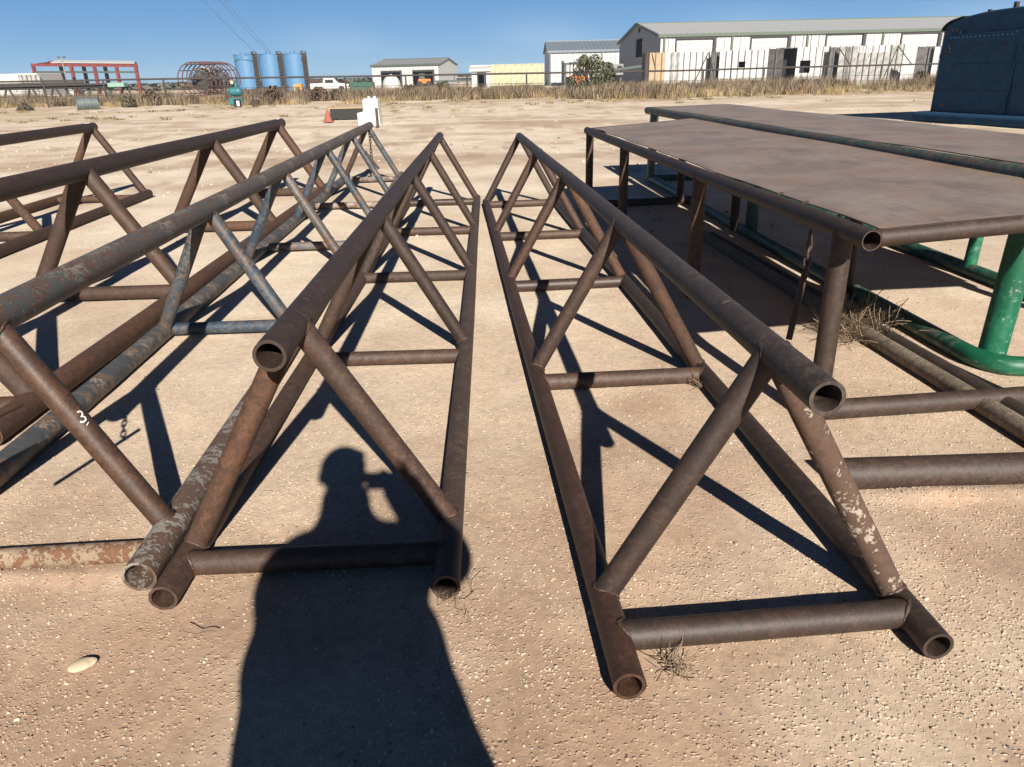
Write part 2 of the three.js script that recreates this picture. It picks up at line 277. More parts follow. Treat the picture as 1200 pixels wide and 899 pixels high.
function scatter(name, geo, mat, list, label, category) { // list of [matrix, color]
  const m = new THREE.InstancedMesh(geo, mat, list.length); list.forEach(([x, c], i) => { m.setMatrixAt(i, x); if (c) m.setColorAt(i, c); });
  m.name = numbered(name); m.castShadow = m.receiveShadow = true; tag(m, label, category, null, 'stuff'); scene.add(m); return m;
}
{ // loose stones lying on the sand
  const g = new THREE.IcosahedronGeometry(1, 1), p = g.attributes.position; const hsh = (x, y, z) => vn(x * 2.3 + 7, y * 2.3 + z * 3.1, 5);
  for (let i = 0; i < p.count; i++) { const s = .7 + .6 * hsh(p.getX(i), p.getY(i), p.getZ(i)); p.setXYZ(i, p.getX(i) * s, p.getY(i) * s * .75, p.getZ(i) * s * .85); }
  g.computeVertexNormals();
  const q = rng(5), L = [], o = new THREE.Object3D(), mk = (x, z, s, c) => { o.position.set(x, GH(x, z) + s * (.05 + .25 * q()), z); o.rotation.set(q() * .5, q() * 6.3, q() * .5); o.scale.set(s * rr(.8, 1.4, q), s * rr(.6, 1, q), s); o.updateMatrix(); L.push([o.matrix.clone(), c]); };
  const tone = () => { const v = rr(.3, .54, q), t = q(); return new THREE.Color().setRGB(...(t < .62 ? [v, v * .83, v * .64] : t < .9 ? [v * .75, v * .55, v * .39] : [v * .4, v * .36, v * .32])); };
  for (let i = 0; i < 140000; i++) {
    const u = q(), z = -.7 - 9 * Math.pow(u, 1.7), x = (q() * 2 - 1) * (1 + .72 * -z);
    const dens = fb(x * 1.6, z * 1.6, 91, 3); if (q() > sst(.3, .62, dens) + .12) continue;
    mk(x, z, .0013 + .0036 * Math.pow(q(), 3.2), tone());
  }
  for (let i = 0; i < 500; i++) { const z = -.75 - 12 * Math.pow(q(), 2.0), x = (q() * 2 - 1) * (1 + .75 * -z); if (fb(x * .8, z * .8, 95, 3) < .5) continue; mk(x, z, rr(.004, .009, q), tone()); }
  for (let i = 0; i < 5200; i++) { const z = -rr(8, 52, q), x = (q() * 2 - 1) * (2 + .72 * -z); if (fb(x * .4, z * .4, 97, 3) < .47) continue; mk(x, z, rr(.01, .028, q) * (q() < .06 ? 2 : 1), tone()); }
  scatter('gravel', g, new THREE.MeshStandardMaterial({ roughness: .9 }), L, 'small pale caliche stones strewn over the sandy ground', 'gravel');
}

const tints = [[1, 1, 1], [1.22, 1.04, .92], [.84, .86, .9], [1.3, 1.2, 1.12], [.95, .86, .78], [1.1, 1.1, 1.14]], tinted = new Map();
function vary(m) { const k = Math.floor(R() * tints.length), key = m.uuid + k; if (!tinted.has(key)) { const c = m.clone(); c.color.setRGB(...tints[k]); c.roughness = clamp(m.roughness + (k - 2) * .04); tinted.set(key, c); } return tinted.get(key); }
// ---------------------------------------------------------------- triangular pipe racks
function rack(label, pos, a, o) {
  const g = thing('pipe_rack', label, 'pipe rack', pos, -a, 'triangular steel pipe racks lying in rows'), { w, H, L, r, rt, rb, rc } = o, y = r - .001;
  const eL = o.endL || 0, eR = o.endR || 0, fL = o.farL || 0, fR = o.farR || 0, tT = o.topNear || 0, tF = o.topFar || 0;
  const bl = [V(-w / 2, y, eL), V(-w / 2, y, -L + fL)], br = [V(w / 2, y, eR), V(w / 2, y, -L + fR)], tp = [V(0, H, tT), V(0, H, -L + tF)];
  const fwd = V(0, 0, -1);
  mesh('top_chord', pipe(tp[0], tp[1], rt, { wall: .0105, bore: 1.5, seg: 32, wob: .0015 }), o.mTop, g);
  mesh('bottom_chord', pipe(bl[0], bl[1], r, { wall: .0105, bore: 1.5, seg: 32, wob: .002 }), vary(o.mL || o.mChord), g);
  mesh('bottom_chord', pipe(br[0], br[1], r, { wall: .0105, bore: 1.5, seg: 32, wob: .002 }), vary(o.mR || o.mChord), g);
  const CL = { p: bl[0], d: fwd, r }, CR = { p: br[0], d: fwd, r }, CT = { p: tp[0], d: fwd, r: rt };
  const weld = (m, pg) => { if (o.weld) for (const [ring, sg] of [[pg.userData.rings0, -1], [pg.userData.rings1, 1]]) mesh('weld', bead(ring, pg.userData.d, .0075, sg), M.weld, m); };
  (o.bars || o.stations).forEach((t, k) => {
    const yb = y + (o.xdrop?.[k] || 0), xg = pipe(V(-w / 2, yb, -t), V(w / 2, yb, -t + (k % 2 ? .01 : -.01)), rc, { cut0: CL, cut1: CR, seg: 24 });
    weld(mesh('cross_bar', xg, vary(o.mX?.[k] || o.mBar), g), xg);
  });
  o.stations.forEach((t, k) => {
    for (const sd of [-1, 1]) {
      const z = -Math.min(t + (sd < 0 ? o.offL || 0 : o.offR || 0), L - .04), b = V(sd * w / 2, y, z), t2 = V(sd * .007, H + .002, -t - (o.offT || 0) - .006 * sd);
      const pg = pipe(b, t2, rb, { cut0: sd < 0 ? CL : CR, cut1: CT, seg: 24 });
      weld(mesh('brace', pg, vary((sd < 0 ? o.mBL : o.mBR)?.[k] || o.mBar), g), pg);
    }
  });
  return g;
}
const rackB = rack('plain rust brown pipe rack left of the sandy aisle, catching the photographer shadow', [-.705, 0, -2.009], -.022, { w: .938, H: .88, L: 8.55, r: .0475, rt: .0495, rb: .0415, rc: .043, stations: [.19, 2.23, 4.2, 6.22, 8.22], offL: .1, offR: .21, offT: .13, weld: true, mTop: M.rust, mChord: M.rust, mL: M.rust, mR: M.rustG, mBar: M.rust, mBL: [M.rustO, M.rustO], topNear: -.02 });
const rackC = rack('plain rust brown pipe rack right of the sandy aisle, beside the brown table', [.768, 0, -1.631], -.069, { w: .932, H: .876, L: 8.6, r: .0465, rt: .0465, rb: .0415, rc: .045, stations: [.17, 2.19, 4.22, 6.24, 8.36], offL: .19, offR: .1, offT: .17, weld: true, mTop: M.rustG, mChord: M.rust, mBar: M.rust, mBR: [M.peel, M.rustO, M.rustO, M.rustO], endL: .03, endR: -.03, topNear: -.01 });
const rackA2 = rack('rack of faded blue pipe under a rust mottled top pipe, second left of the aisle', [-1.77, 0, -2.08], -.048, { w: .945, H: .885, L: 11.25, r: .059, rt: .061, rb: .043, rc: .041, stations: [.3, 2.6, 4.66, 6.9, 8.97, 10.86], bars: [.19, 2.82, 5.46, 8.05, 10.74], offL: .18, offR: 0, offT: .05, weld: true, mTop: M.blueTop, mL: M.bluePale, mR: M.mottle, mBar: M.blueRust, mX: [M.paleRust, M.blue, M.blueRust, M.mottle, M.mottle], mBL: [M.rust, M.blue, M.blue, M.blue, M.blue, M.rust], mBR: [M.rustShiny, M.blueRust, M.blueRust, M.blueRust, M.blue, M.blue], xdrop: [-.03] });
const rackA1 = rack('tall brown pipe rack with widely spaced braces, behind the blue one', [-3.13, 0, -3.22], -.03, { w: 1.17, H: 1.03, L: 8.65, r: .068, rt: .07, rb: .06, rc: .054, stations: [.42, 2.6, 5.46, 8.36], bars: [.34, 2.63, 5.5, 8.28], mTop: M.rust, mChord: M.rustO, mL: M.rustO, mBar: M.rustO, topNear: .3, tF: 0 });
const rackA0 = rack('farthest left brown pipe rack, cut off by the photo edge', [-5.57, 0, -3.1], -.066, { w: 1.2, H: 1.05, L: 8.62, r: .062, rt: .064, rb: .052, rc: .048, stations: [.4, 2.6, 5.4, 8.52], bars: [.4, 2.6, 5.35, 8.2], mTop: M.rust, mChord: M.rustO, mBar: M.rustO });
for (const [g, L, H, rt] of [[rackA1, 8.65, 1.03, .07], [rackA0, 8.62, 1.05, .064]]) mesh('paper_label', skin(V(0, H, 0), V(0, H, -L), rt, 2.5, 3.5, L - .3, L - .12), M.paper, g);
for (const [g, H, rt, seed] of [[rackB, .88, .0495, 3], [rackC, .876, .0465, 4]]) { const q = rng(seed); for (let k = 0; k < 16; k++) { const th = rr(1.9, 4.2, q), t = .2 + 6 * q() * q(), w = rr(.004, .016, q); mesh('scratch', skin(V(0, H, 0), V(0, H, -9), rt, th, th + rr(.12, .7, q), t, t + w * .35, .0026), M.scuff, g); } }
{ // chalk figure on the near brace of the blue rack
  const b = V(.4725, .058, -.3), t = V(.007, .887, -.356), d = t.clone().sub(b).normalize(), [n, s] = basis(d), P = [], N = [], U = [], I = [];
  const put = (u, v) => { const th = u * .72 / .043 + 2.75, q = n.clone().multiplyScalar(Math.cos(th)).addScaledVector(s, Math.sin(th)), p = b.clone().addScaledVector(d, v * .72 + .52).addScaledVector(q, .0452); P.push(p.x, p.y, p.z); N.push(q.x, q.y, q.z); U.push(u, v); };
  const stroke = (pts, wd) => { const base = P.length / 3; pts.forEach(([x, y], i) => { const a = pts[Math.max(i - 1, 0)], c = pts[Math.min(i + 1, pts.length - 1)], l = Math.hypot(c[0] - a[0], c[1] - a[1]), nx = -(c[1] - a[1]) / l, ny = (c[0] - a[0]) / l; put(x + nx * wd, y + ny * wd); put(x - nx * wd, y - ny * wd); }); for (let i = 0; i < pts.length - 1; i++) { const k = base + 2 * i; I.push(k, k + 1, k + 2, k + 1, k + 3, k + 2); } };
  stroke([[-.022, -.012], [-.012, -.022], [.004, -.02], [.01, -.008], [.004, .002], [-.004, .004], [.006, .008], [.014, .018], [.01, .03], [-.004, .032]], .0045);
  stroke([[-.012, -.045], [.008, -.036]], .0022);
  mesh('chalk_mark', geoOf(P, N, U, I), M.chalk, rackA2);
}
// chains with a steel pin
function linkChain(pts, size) { // alternating welded links along a path
  const out = []; for (let i = 0; i < pts.length - 1; i++) { const a = pts[i], b = pts[i + 1], L = a.distanceTo(b), g = new THREE.TorusGeometry(size * .62, size * .24, 7, 14); g.scale(.78, 1, 1); g.scale(1, L * .62 / (size * .62), 1); if (i % 2) g.rotateY(Math.PI / 2); g.applyQuaternion(new THREE.Quaternion().setFromUnitVectors(V(0, 1, 0), b.clone().sub(a).normalize())); g.translate((a.x + b.x) / 2, (a.y + b.y) / 2, (a.z + b.z) / 2); out.push(g); } return out;
}
function chainOf(name, label, top, n, step, sway, pin, run = [0, 0]) {
  const g = thing(name, label, 'chain', [top.x, top.y, top.z]); const pts = []; for (let i = 0; i <= n; i++) pts.push(V(sway * Math.sin(i * .7) + run[0] * i, -i * step, sway * .6 * Math.cos(i * 1.1) + run[1] * i));
  linkChain(pts, step * .75).forEach((l) => mesh('link', l, M.chain, g));
  if (pin) mesh('pin', pipe(pts[n].clone().add(pin[0]), pts[n].clone().add(pin[1]), pin[2], { seg: 10 }), M.rustO, g);
  return g;
}
chainOf('hanging_chain', 'rusty chain and loose pin hanging from the far end of the blue rack', V(-2.27, .82, -13.0), 9, .05, .003, [V(-.1, .12, 0), V(.11, -.16, .05), .022]);
chainOf('hanging_chain', 'chain and pin on the near blue rack brace, seen by its shadow', V(-1.83, .875, -2.325), 8, .03, .004, [V(-.08, 0, .46), V(.045, .0, -.07), .012], [.016, .012]);

// ---------------------------------------------------------------- pipe framed tables
const T1A = -.0704;
{ // brown table; local x right, -z away along its left pipe
  const g = thing('steel_table', 'rusty brown steel plate table on pipe legs, nearest the right racks', 'table', [1.51, 0, -3.05], -T1A), H = .95, L = 6.83, W = 1.36, r = .043, lift = .062;
  const A = V(0, H, 0), B = V(0, H, -L), C = V(W, H + lift, 0), D = V(W, H + lift, -L);
  mesh('side_pipe', pipe(A, B, r, { wall: .005, bore: 2, seg: 32, wob: .002 }), M.rust, g);
  mesh('side_pipe', pipe(C, D, r, { wall: .005, bore: 1, seg: 24 }), M.rust, g);
  mesh('end_pipe', pipe(V(0, H - .008, -.07), V(W, H + lift + .004, -.07), .039, { cut0: { p: A, d: V(0, 0, -1), r }, seg: 24 }), M.rust, g);
  mesh('end_pipe', pipe(V(0, H - .008, -L + .06), V(W, H + lift, -L + .06), .039, { cut0: { p: A, d: V(0, 0, -1), r }, seg: 24 }), M.rust, g);
  [.24, 2.27, 4.66, 6.62].forEach((t, k) => {
    const yb = .055;
    if (k === 0 || k === 3) mesh('cross_bar', pipe(V(-.03, yb, -t - .02), V(W + .05, yb + .01, -t - .04), .05, { seg: 24 }), M.rust, g);
    mesh('leg', pipe(V(0, .06, -t), V(0, H, -t), .047, { cut1: { p: A, d: V(0, 0, -1), r }, seg: 24 }), k ? M.rustO : M.rust, g);
    mesh('leg', pipe(V(W - .17, .06, -t), V(W - .17, H + lift, -t), .045, { seg: 20 }), M.rustO, g);
  });
  // plate of three sheets, rippled a little along the left edge so that light slips past the pipe
  const nz = 90, nx = 14, edges = [[.06, 6.86]];
  edges.forEach(([z0, z1]) => {
    const P = [], U = [], I = [], m = 90;
    const top = (u, z) => { const ex = .067 + .009 * Math.sin(z * 2.3 + .6) + .006 * Math.sin(z * 5.1) + .022 * sst(6.0, 6.2, z) * (1 - sst(6.45, 6.5, z)); const x = mix(ex, W + .03, u); return V(x, H + .034 + .014 * sst(0, .08, u) * 0 + lift * u + .012 * u + .003 * Math.sin(z * 1.7 + u * 3) - .004 * Math.sin(u * Math.PI), -z); };
    for (const [lay, off] of [[0, 0], [1, -.007]]) for (let j = 0; j <= m; j++) for (let i = 0; i <= nx; i++) { const p = top(i / nx, mix(z0, z1, j / m)); P.push(p.x, p.y + off, p.z); U.push(p.x * .5 + .1, p.z * .5); }
    const w = nx + 1, lo = (m + 1) * w;
    for (let j = 0; j < m; j++) for (let i = 0; i < nx; i++) { const a = j * w + i; I.push(a, a + 1, a + w, a + 1, a + w + 1, a + w, lo + a, lo + a + w, lo + a + 1, lo + a + 1, lo + a + w, lo + a + w + 1); }
    const rim = (a, b) => I.push(a, b, lo + a, b, lo + b, lo + a);
    for (let i = 0; i < nx; i++) { rim(i + 1, i); rim(m * w + i, m * w + i + 1); } for (let j = 0; j < m; j++) { rim(j * w, (j + 1) * w); rim((j + 1) * w + nx, j * w + nx); }
    const q = new THREE.BufferGeometry(); q.setAttribute('position', new THREE.Float32BufferAttribute(P, 3)); q.setAttribute('uv', new THREE.Float32BufferAttribute(U, 2)); q.setIndex(I); q.computeVertexNormals();
    mesh('plate', q, M.plate, g);
  });
  for (const t of [.72, 1.02]) mesh('clip', box(.05, .008, .012, .035, H + .046, -t, .5), M.weld, g);
}
{ // chain and long pin hanging from the brown table's left pipe
  const p = at(950, 272, -3.62);
  chainOf('hanging_chain', 'chain with a long steel stake hanging from the brown table beside its leg', p, 5, .042, .004, [V(0, .01, 0), V(-.055, -.33, .04), .016]);
}
{ // green table behind it
  const g = thing('steel_table', 'green painted steel plate table farther right with fat pipe legs', 'table', [2.83, 0, -3.8], .064), H = 1.05, L = 8.75, W = 1.2, r = .055;
  const A = V(0, H, 0), B = V(0, H, -L);
  mesh('side_pipe', pipe(A, B, r, { seg: 28, wob: .002 }), M.greenWorn, g);
  mesh('side_pipe', pipe(V(W, H, 0), V(W, H, -L), r, { seg: 20 }), M.greenWorn, g);
  mesh('end_pipe', pipe(V(0, H, -L + .07), V(W, H, -L + .07), .055, { cut0: { p: A, d: V(0, 0, -1), r }, seg: 20 }), M.greenWorn, g);
  mesh('end_pipe', pipe(V(0, H, -.07), V(W, H, -.07), .055, { cut0: { p: A, d: V(0, 0, -1), r }, seg: 20 }), M.green, g);
  mesh('skid', pipe(V(-.14, .05, -.33), V(-.0, .05, -8.45), .056, { seg: 24 }), M.greenDark, g);
  mesh('skid', pipe(V(W - .12, .05, -.2), V(W - .02, .05, -8.45), .056, { seg: 24 }), M.greenDark, g);
  { // elbow at the near end of the left skid
    const c = new THREE.CatmullRomCurve3([V(-.14, .05, -.33), V(-.125, .05, -.18), V(-.05, .05, -.06), V(.08, .05, -.02), V(.4, .05, -.02), V(W - .12, .05, -.03)]);
    mesh('elbow', new THREE.TubeGeometry(c, 40, .056, 18), M.green, g);
  }
  [.2, 2.1, 4.0, 8.3].forEach((t, k) => { mesh('leg', pipe(V(k ? -.02 : -.035, .06, -t), V(0, H, -t), k ? .066 : .074, { cut1: { p: A, d: V(0, 0, -1), r }, seg: 26 }), k ? M.greenDark : M.green, g); mesh('leg', pipe(V(W - .1, .06, -t + (k === 1 ? 0 : .05)), V(W - .06, H, -t), .05, { seg: 20 }), k === 1 ? M.green : M.greenDark, g); if (k === 3) mesh('cross_bar', pipe(V(-.05, .055, -t), V(W, .055, -t), .05, { seg: 16 }), M.greenDark, g); });
  const P = [], U = [], I = [], m = 80, nx = 8, z1 = L + .05;
  const top = (u, z) => { const ex = .095 + .012 * Math.sin(z * 2.1) + .008 * Math.sin(z * 4.7 + 1); return V(mix(ex, W + .1, u), H + .045 + .004 * Math.sin(z * 1.4 + u * 2) + .016 * u, -z); };
  for (const off of [0, -.008]) for (let j = 0; j <= m; j++) for (let i = 0; i <= nx; i++) { const p = top(i / nx, j / m * z1); P.push(p.x, p.y + off, p.z); U.push(p.x * .5 + .43, p.z * .5 + .3); }
  const w = nx + 1, lo = (m + 1) * w;
  for (let j = 0; j < m; j++) for (let i = 0; i < nx; i++) { const a = j * w + i; I.push(a, a + 1, a + w, a + 1, a + w + 1, a + w, lo + a, lo + a + w, lo + a + 1, lo + a + 1, lo + a + w, lo + a + w + 1); }
  const rim = (a, b) => I.push(a, b, lo + a, b, lo + b, lo + a);
  for (let i = 0; i < nx; i++) { rim(i + 1, i); rim(m * w + i, m * w + i + 1); } for (let j = 0; j < m; j++) { rim(j * w, (j + 1) * w); rim((j + 1) * w + nx, j * w + nx); }
  const q = new THREE.BufferGeometry(); q.setAttribute('position', new THREE.Float32BufferAttribute(P, 3)); q.setAttribute('uv', new THREE.Float32BufferAttribute(U, 2)); q.setIndex(I); q.computeVertexNormals();
  mesh('plate', q, M.plate, g);
}
// loose pipes on the ground
tag(mesh('loose_pipe', pipe(V(2.0, .042, -8.0), V(2.42, .042, -2.5), .048, { wall: .006, bore: 1, seg: 24, wob: .003 }), M.tan), 'grey tan loose pipe under the brown table, left one of the pair', 'pipe');
tag(mesh('loose_pipe', pipe(V(2.1, .04, -7.6), V(2.54, .04, -2.5), .046, { wall: .006, bore: 1, seg: 24, wob: .003 }), M.rustG), 'brown loose pipe under the brown table, right one of the pair', 'pipe');
tag(mesh('loose_pipe', pipe(V(1.345, .05, -2.69), V(4.6, .045, -2.76), .068, { wall: .007, bore: 1, seg: 28, wob: .004 }), M.rust), 'thick loose rusty pipe lying crosswise in front of the brown table', 'pipe');
// dry weed caught against the pipes, twigs and bits on the sand
function twigs(seed, n, len, thick, up, spread) {
  const q = rng(seed), out = [];
  for (let i = 0; i < n; i++) {
    const pts = []; let p = V((q() - .5) * spread, .01 + q() * .02, (q() - .5) * spread), d = V(q() - .5, up * q() + .05, q() - .5).normalize(); const L = len * (.4 + q() * .8);
    for (let k = 0; k < 5; k++) { pts.push(p.clone()); d.add(V((q() - .5) * .9, (q() - .55) * .6, (q() - .5) * .9)).normalize(); p = p.clone().addScaledVector(d, L / 5); if (p.y < .004) p.y = .004; }
    out.push(new THREE.TubeGeometry(new THREE.CatmullRomCurve3(pts), 6, thick * (.5 + q()), 4));
  }
  return merge(out);
}
M.twig = plain(.2, .14, .085, .9); M.twigDark = plain(.1, .068, .042, .9);
{ const g = thing('dry_weed', 'tangle of dry weed stalks caught against pipes near the table leg', 'weed', [2.24, .0, -4.55]); mesh('stalks', twigs(3, 130, .36, .0022, .6, .34), M.twig, g); mesh('fine_twigs', twigs(4, 230, .3, .0013, .6, .4), M.twigDark, g); }
{ const g = thing('dry_weed', 'small dry weed tuft at the near left end of the right rack', 'weed', [.46, 0, -1.66]); mesh('stalks', twigs(8, 40, .09, .0012, .25, .07), M.twig, g); }
{ const g = thing('dry_weed', 'dry straw scrap beside the right bottom chord of the right rack', 'weed', [1.04, 0, -3.75]); mesh('stalks', twigs(9, 30, .11, .0014, .3, .08), M.twig, g); }
{ const g = thing('dry_weed', 'wispy straw around the near right pipe end of the left rack', 'weed', [-.2, 0, -1.98]); mesh('stalks', twigs(12, 24, .1, .001, .15, .12), M.twig, g); }
tag(mesh('twig', twigs(21, 1, .34, .0032, .1, .01).translate(-1.02, 0, -.98), M.twig), 'pale bent twig on the sand at the lower left', 'twig');
tag(mesh('twig', twigs(26, 1, .12, .0016, .1, .01).translate(-.95, .0, -1.86), M.twigDark), 'thin dark twig by the near left pipe ends', 'twig');
{ const s = new THREE.IcosahedronGeometry(.046, 3), p = s.attributes.position; for (let i = 0; i < p.count; i++) { const k = .8 + .5 * vn(p.getX(i) * 28 + 9, p.getZ(i) * 28 + p.getY(i) * 20, 4); p.setXYZ(i, p.getX(i) * k * .75, p.getY(i) * k * .22, p.getZ(i) * k * .5); } s.computeVertexNormals(); s.rotateY(.5); s.translate(...hitGround(98, 781)); tag(mesh('flat_stone', s, plain(.46, .37, .25, .95)), 'flat cream stone on the sand at the lower left', 'stone'); }
function hitGround(px, py) { const a = at(px, py, -1), t = EYE / (EYE - a.y); return [a.x * t, .008, a.z * t]; }

// ---------------------------------------------------------------- far yard: buildings
// a sheet of ribbed metal, w x h, facing +z, its lower left corner at the origin
function ribbed(w, h, pitch = .3, dep = .05) {
  const P = [], N = [], U = [], I = []; let x = 0; const quad = (x0, z0, x1, z1) => { const b = P.length / 3, l = Math.hypot(x1 - x0, z1 - z0), nx = -(z1 - z0) / l, nz = (x1 - x0) / l; P.push(x0, 0, z0, x1, 0, z1, x1, h, z1, x0, h, z0); for (let i = 0; i < 4; i++) N.push(nx, 0, nz); U.push(x0, 0, x1, 0, x1, h, x0, h); I.push(b, b + 1, b + 2, b, b + 2, b + 3); };
  while (x < w - 1e-4) { const e = (f) => Math.min(w, x + pitch * f); quad(x, 0, e(.8), 0); if (e(.8) < w) quad(e(.8), 0, e(.84), -dep); if (e(.84) < w) quad(e(.84), -dep, e(.97), -dep); if (e(.97) < w) quad(e(.97), -dep, e(1), 0); x += pitch; }
  return geoOf(P, N, U, I);
}
function gable(name, label, o) { // local: x along the front, z = 0 the front wall, back to -D; doors [x0, x1, h, kind]
  const { W, D, E, RH } = o, g = thing(name, label, 'building', [o.p.x, 0, o.p.z], o.turn || 0), wall = [], add = (q) => wall.push(q);
  let x = 0; for (const [x0, x1, h] of o.doors) { add(ribbed(x0 - x, E, o.pitch).translate(x, 0, 0)); add(ribbed(x1 - x0, E - h, o.pitch).translate(x0, h, 0)); x = x1; }
  add(ribbed(W - x, E, o.pitch).translate(x, 0, 0));
  mesh('back_wall', ribbed(W, E, o.pitch).rotateY(Math.PI).translate(W, 0, -D), o.mat, g);
  for (const q of wall) mesh('wall', q, o.mat, g);
  for (const sx of [0, 1]) { // gable ends
    const s = new THREE.Shape([new THREE.Vector2(0, 0), new THREE.Vector2(D, 0), new THREE.Vector2(D, E), new THREE.Vector2(D / 2, RH - .05), new THREE.Vector2(0, E)]);
    if (!sx) for (const [a, b, c, d] of o.gaps || []) s.holes.push(new THREE.Path([new THREE.Vector2(a, c), new THREE.Vector2(a, d), new THREE.Vector2(b, d), new THREE.Vector2(b, c)]));
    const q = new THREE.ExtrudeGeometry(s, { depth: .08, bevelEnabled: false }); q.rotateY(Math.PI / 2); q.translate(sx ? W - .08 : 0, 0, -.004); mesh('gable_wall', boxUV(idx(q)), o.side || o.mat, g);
  }
  { const bt = []; for (let q = .9; q < W - .2; q += .9) { const dr = o.doors.find(([a, b]) => q > a - .4 && q < b + .5); const y0 = dr ? dr[2] + .35 : 0; bt.push(box(.08, E - y0 - .25, .05, q, (E + y0 - .25) / 2, .03)); } tag(mesh('wall_ribs', merge(bt), M.ribLine, g), null, null, null, 'stuff'); }
  for (const [x0, x1, h, kind] of o.doors) {
    const fr = mesh('door_frame', merge([box(.14, h + .3, .2, x0 - .07, (h + .3) / 2, .06), box(.32, h + .3, .2, x1 + .16, (h + .3) / 2, .06), box(x1 - x0, .3, .2, (x0 + x1) / 2, h + .15, .06)]), M.doorTrim, g);
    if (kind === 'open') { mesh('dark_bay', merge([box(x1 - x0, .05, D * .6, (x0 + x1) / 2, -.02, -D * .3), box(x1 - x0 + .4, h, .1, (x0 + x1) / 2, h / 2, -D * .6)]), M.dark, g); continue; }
    const sl = [], n = Math.round(h / .55); for (let i = 0; i < n; i++) sl.push(box(x1 - x0, h / n - .03, .05, (x0 + x1) / 2, h / n * (i + .5), -.12 + (i % 2) * .004));
    sl.push(box(x1 - x0, h, .02, (x0 + x1) / 2, h / 2, -.17)); mesh('roll_door', merge(sl), M.white, g);
  }
  for (const sx of [0, 1]) { // roof slopes
    const sl = Math.hypot(D / 2, RH - E), q = ribbed(W + .6, sl + .25, o.roofPitch || .6, .05), ang = Math.atan2(RH - E, D / 2);
    q.rotateX(-Math.PI / 2 + ang); if (sx) { q.rotateY(Math.PI); q.translate(W + .3, E - .02, -D - .2); } else q.translate(-.3, E - .02, .2);
    mesh('roof', q, o.roof, g);
  }
  mesh('eave_trim', merge([box(W + .6, .32, .12, W / 2, E - .05, .2), box(W + .6, .16, .2, W / 2, RH + .04, -D / 2)]), o.trim || M.trim, g);
  for (const dx of o.down || []) mesh('downspout', box(.2, E - .2, .14, dx, E / 2 - .1, .12), o.trim || M.trim, g);
  if (o.rake) for (const f of [0, 1]) { const sl = Math.hypot(D / 2, RH - E), q = box(.1, .3, sl + .2); q.rotateX(f ? -Math.atan2(RH - E, D / 2) : Math.atan2(RH - E, D / 2)); q.translate(-.32, (E + RH) / 2, f ? -D * .75 : -D * .25); mesh('rake_trim', q, o.trim || M.trim, g); }
  return g;
}
const b3 = at(772, 95, -90), S3 = 90 / 939, turn3 = .055;
const d3 = [[791, 834, 46], [879, 922, 43.5], [968, 1011, 40], [1058, 1102, 38.5]].map(([a, b, y]) => [spot(a, -90) - b3.x, spot(b, -90) - b3.x, at(a, y, -90).y, 'roll']);
gable('warehouse', 'long white ribbed metal warehouse with roll doors and pale roof', { p: V(b3.x, 0, -90), W: 42, D: 23, E: at(772, 41.5, -90).y, RH: at(759, 27.5, -101).y, turn: turn3, doors: d3, mat: M.white, side: plain(.25, .26, .285, .7), roof: M.roofPale, pitch: .45, roofPitch: .62, trim: plain(.075, .1, .07, .6), rake: true, down: [.4, spot(856, -90) - b3.x, spot(945, -90) - b3.x, spot(1035, -90) - b3.x], gaps: [[9, 12.6, 3.3, 5.4], [10.3, 11.5, 6.1, 6.6]] });  // side: the shaded gable end has its shade put into a darker grey
const b2 = at(644, 95, -120);
gable('metal_building', 'white ribbed metal building with dark blue grey roof', { p: V(b2.x, 0, -120), W: spot(749, -120) - b2.x + 3, D: 14, E: at(641, 60.5, -120).y, RH: at(641, 49, -127).y, turn: 0, doors: [], mat: M.white, roof: M.roofBlue, pitch: .7, trim: M.roofBlue, down: [.15, spot(705, -120) - b2.x] });
const b1 = at(437, 95, -150);
gable('metal_building', 'small white shop with grey roof and two open dark bays', { p: V(b1.x, 0, -150), W: spot(516, -150) - b1.x, D: 16, E: at(437, 77, -150).y, RH: at(480, 69.5, -158).y, turn: -.16, doors: [[1.8, 5.4, 2.6, 'open'], [7.9, 11.6, 2.6, 'open']], mat: M.white, side: M.pale, roof: M.roofGrey, pitch: .6, trim: M.trim });
const b0 = at(553, 95, -112);
gable('shed', 'little white gabled shed with a dark doorway beside the cream container', { p: V(b0.x, 0, -112), W: spot(576, -112) - b0.x, D: 4, E: at(553, 82, -112).y, RH: at(553, 77.5, -112).y, doors: [[.9, 1.7, at(560, 86, -112).y, 'open']], mat: M.white, roof: M.white, pitch: .5, trim: M.pale });
{ // open carport in front of the second building
  const c = at(662, 95, -110), W = spot(713, -110) - c.x, Hc = at(690, 71.5, -110).y, g = thing('carport', 'open steel carport with pale roof beside the orange forklift', 'carport', [c.x, 0, -110]);
  mesh('roof', box(W + .3, .3, 5, W / 2, Hc, -2.5), M.pale, g); for (const [x, z] of [[.1, 0], [W - .1, 0], [.1, -5], [W - .1, -5]]) mesh('post', box(.2, Hc - .15, .2, x, Hc / 2 - .07, z), M.trim, g); mesh('side_sheet', box(.1, Hc - .3, 4.6, -.06, Hc / 2, -2.5), M.darkSheet, g); mesh('beam', box(W, .25, .15, W / 2, Hc - .3, .1), M.trim, g);
}
